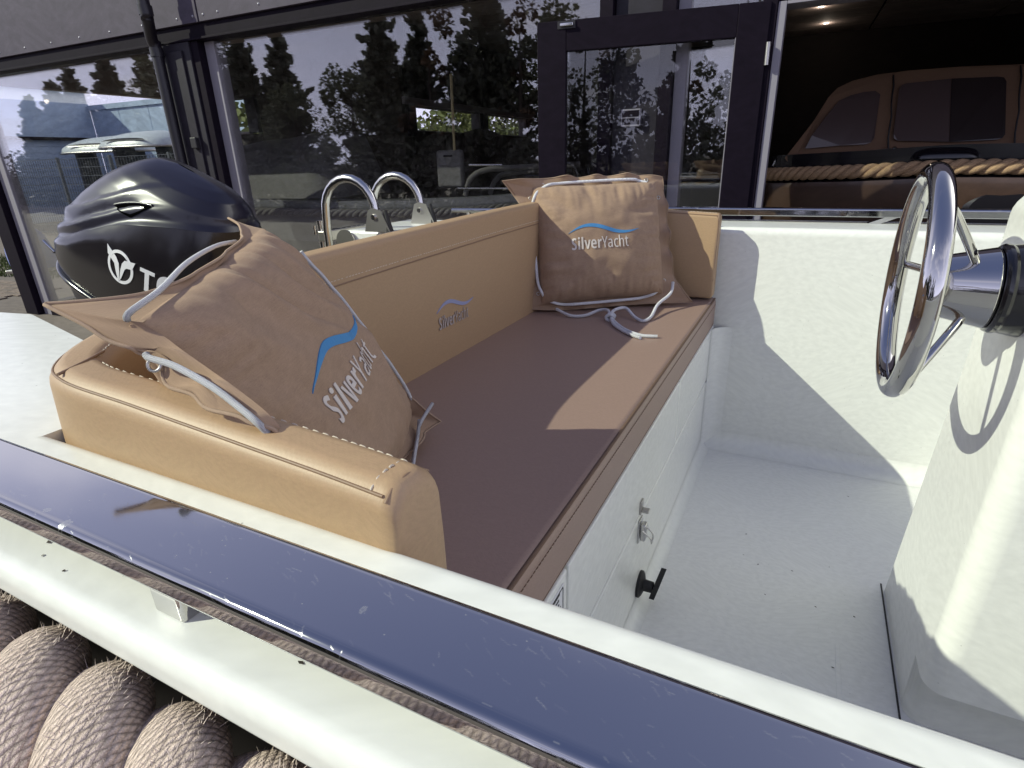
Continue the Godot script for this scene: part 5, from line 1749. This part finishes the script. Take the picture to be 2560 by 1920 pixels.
	ears = [Vector3(-0.8514, -0.0592, -1.6188), Vector3(-0.4299, -0.0638, -1.901), Vector3(-0.2929, -0.4410, -1.840), Vector3(-0.7543, -0.4400, -1.5728)]
	folds = [[-0.9, 0.9, -0.5, 0.5, 0.09, -0.010], [0.9, 0.55, 0.45, 0.45, 0.07, -0.008], [0.95, -0.55, 0.6, -0.6, 0.07, -0.010], [-0.95, -0.3, -0.5, -0.35, 0.06, -0.009], [-0.85, -0.95, -0.5, -0.7, 0.08, 0.008], [-0.2, 0.98, -0.1, 0.6, 0.06, -0.008], [0.35, 0.98, 0.3, 0.65, 0.06, -0.007]]
	var r := pillow("brown linen pillow standing in the far corner of the bench, partly sunlit", c, ears, 0.088, 0.06, 19, folds, [0.030, 0.034, 0.026, 0.030], [], 0.0, 0.38)
	var br: Callable = r.body
	logo(r.node, func(x, y, l): return br.call(x / 0.19, 0.0 + y / 0.19, 0.088, l), 0.215, M.embroid_blue, M.embroid_white)
	# its cord runs round the flange through eyelets and is knotted in front on the seat
	var loop := []
	for k in 23:
		var a := lerpf(-0.86, -5.30, k / 22.0)
		var x := signf(cos(a)) * pow(absf(cos(a)), 0.38)
		var y := signf(sin(a)) * pow(absf(sin(a)), 0.38)
		var q: Vector3 = r.flat.call(clampf(x, -1, 1) * 1.04, clampf(y, -1, 1) * 1.04)
		loop.append(q + r.nrm * (0.019 + 0.006 * sin(k * 2.3)))
	part("cord", tube(smooth(loop, 5), 0.0046, 10), M.cord, r.node)
	var first: Vector3 = loop[0]
	var last: Vector3 = loop[22]
	var knot := Vector3(-0.478, -0.436, -1.566)
	part("cord", tube(smooth([Vector3(-0.655, -0.432, -1.585), Vector3(-0.60, -0.441, -1.560), Vector3(-0.560, -0.441, -1.575), Vector3(-0.530, -0.432, -1.615), Vector3(-0.500, -0.428, -1.610), knot], 8), 0.0046, 10), M.cord, r.node)
	part("cord", tube(smooth([knot, Vector3(-0.478, -0.424, -1.60), Vector3(-0.455, -0.424, -1.640), Vector3(-0.415, -0.438, -1.600), Vector3(-0.385, -0.442, -1.580), Vector3(-0.372, -0.438, -1.620), Vector3(-0.372, -0.420, -1.700), Vector3(-0.352, -0.400, -1.775), Vector3(-0.352, -0.370, -1.80)], 8), 0.0046, 10), M.cord, r.node)
	var kn := []
	for k in 40:
		var a := TAU * k / 40 * 3.0
		kn.append(knot + Vector3(cos(a) * 0.010, sin(a) * 0.008, lerpf(-0.012, 0.012, k / 39.0)))
	part("knot", tube(kn, 0.0048, 8), M.cord, r.node)
	part("cord_end", tube(smooth([knot, Vector3(-0.445, -0.440, -1.520), Vector3(-0.405, -0.4425, -1.475), Vector3(-0.355, -0.4425, -1.440), Vector3(-0.312, -0.4425, -1.446)], 8), 0.0046, 10), M.cord, r.node)
	part("cord_end", tube(smooth([knot + Vector3(0.004, 0, 0.006), Vector3(-0.452, -0.441, -1.515), Vector3(-0.415, -0.4425, -1.470), Vector3(-0.380, -0.4425, -1.437), Vector3(-0.350, -0.4425, -1.418)], 8), 0.0046, 10), M.cord, r.node)
	for q in [[-1.03, 0.82], [-0.82, 1.03], [1.03, 0.72], [1.03, -0.75], [-1.03, -0.8], [0.85, 1.03]]:
		eyelet(r.node, r.flat.call(q[0], q[1]) + r.nrm * 0.006, r.nrm, r.right)
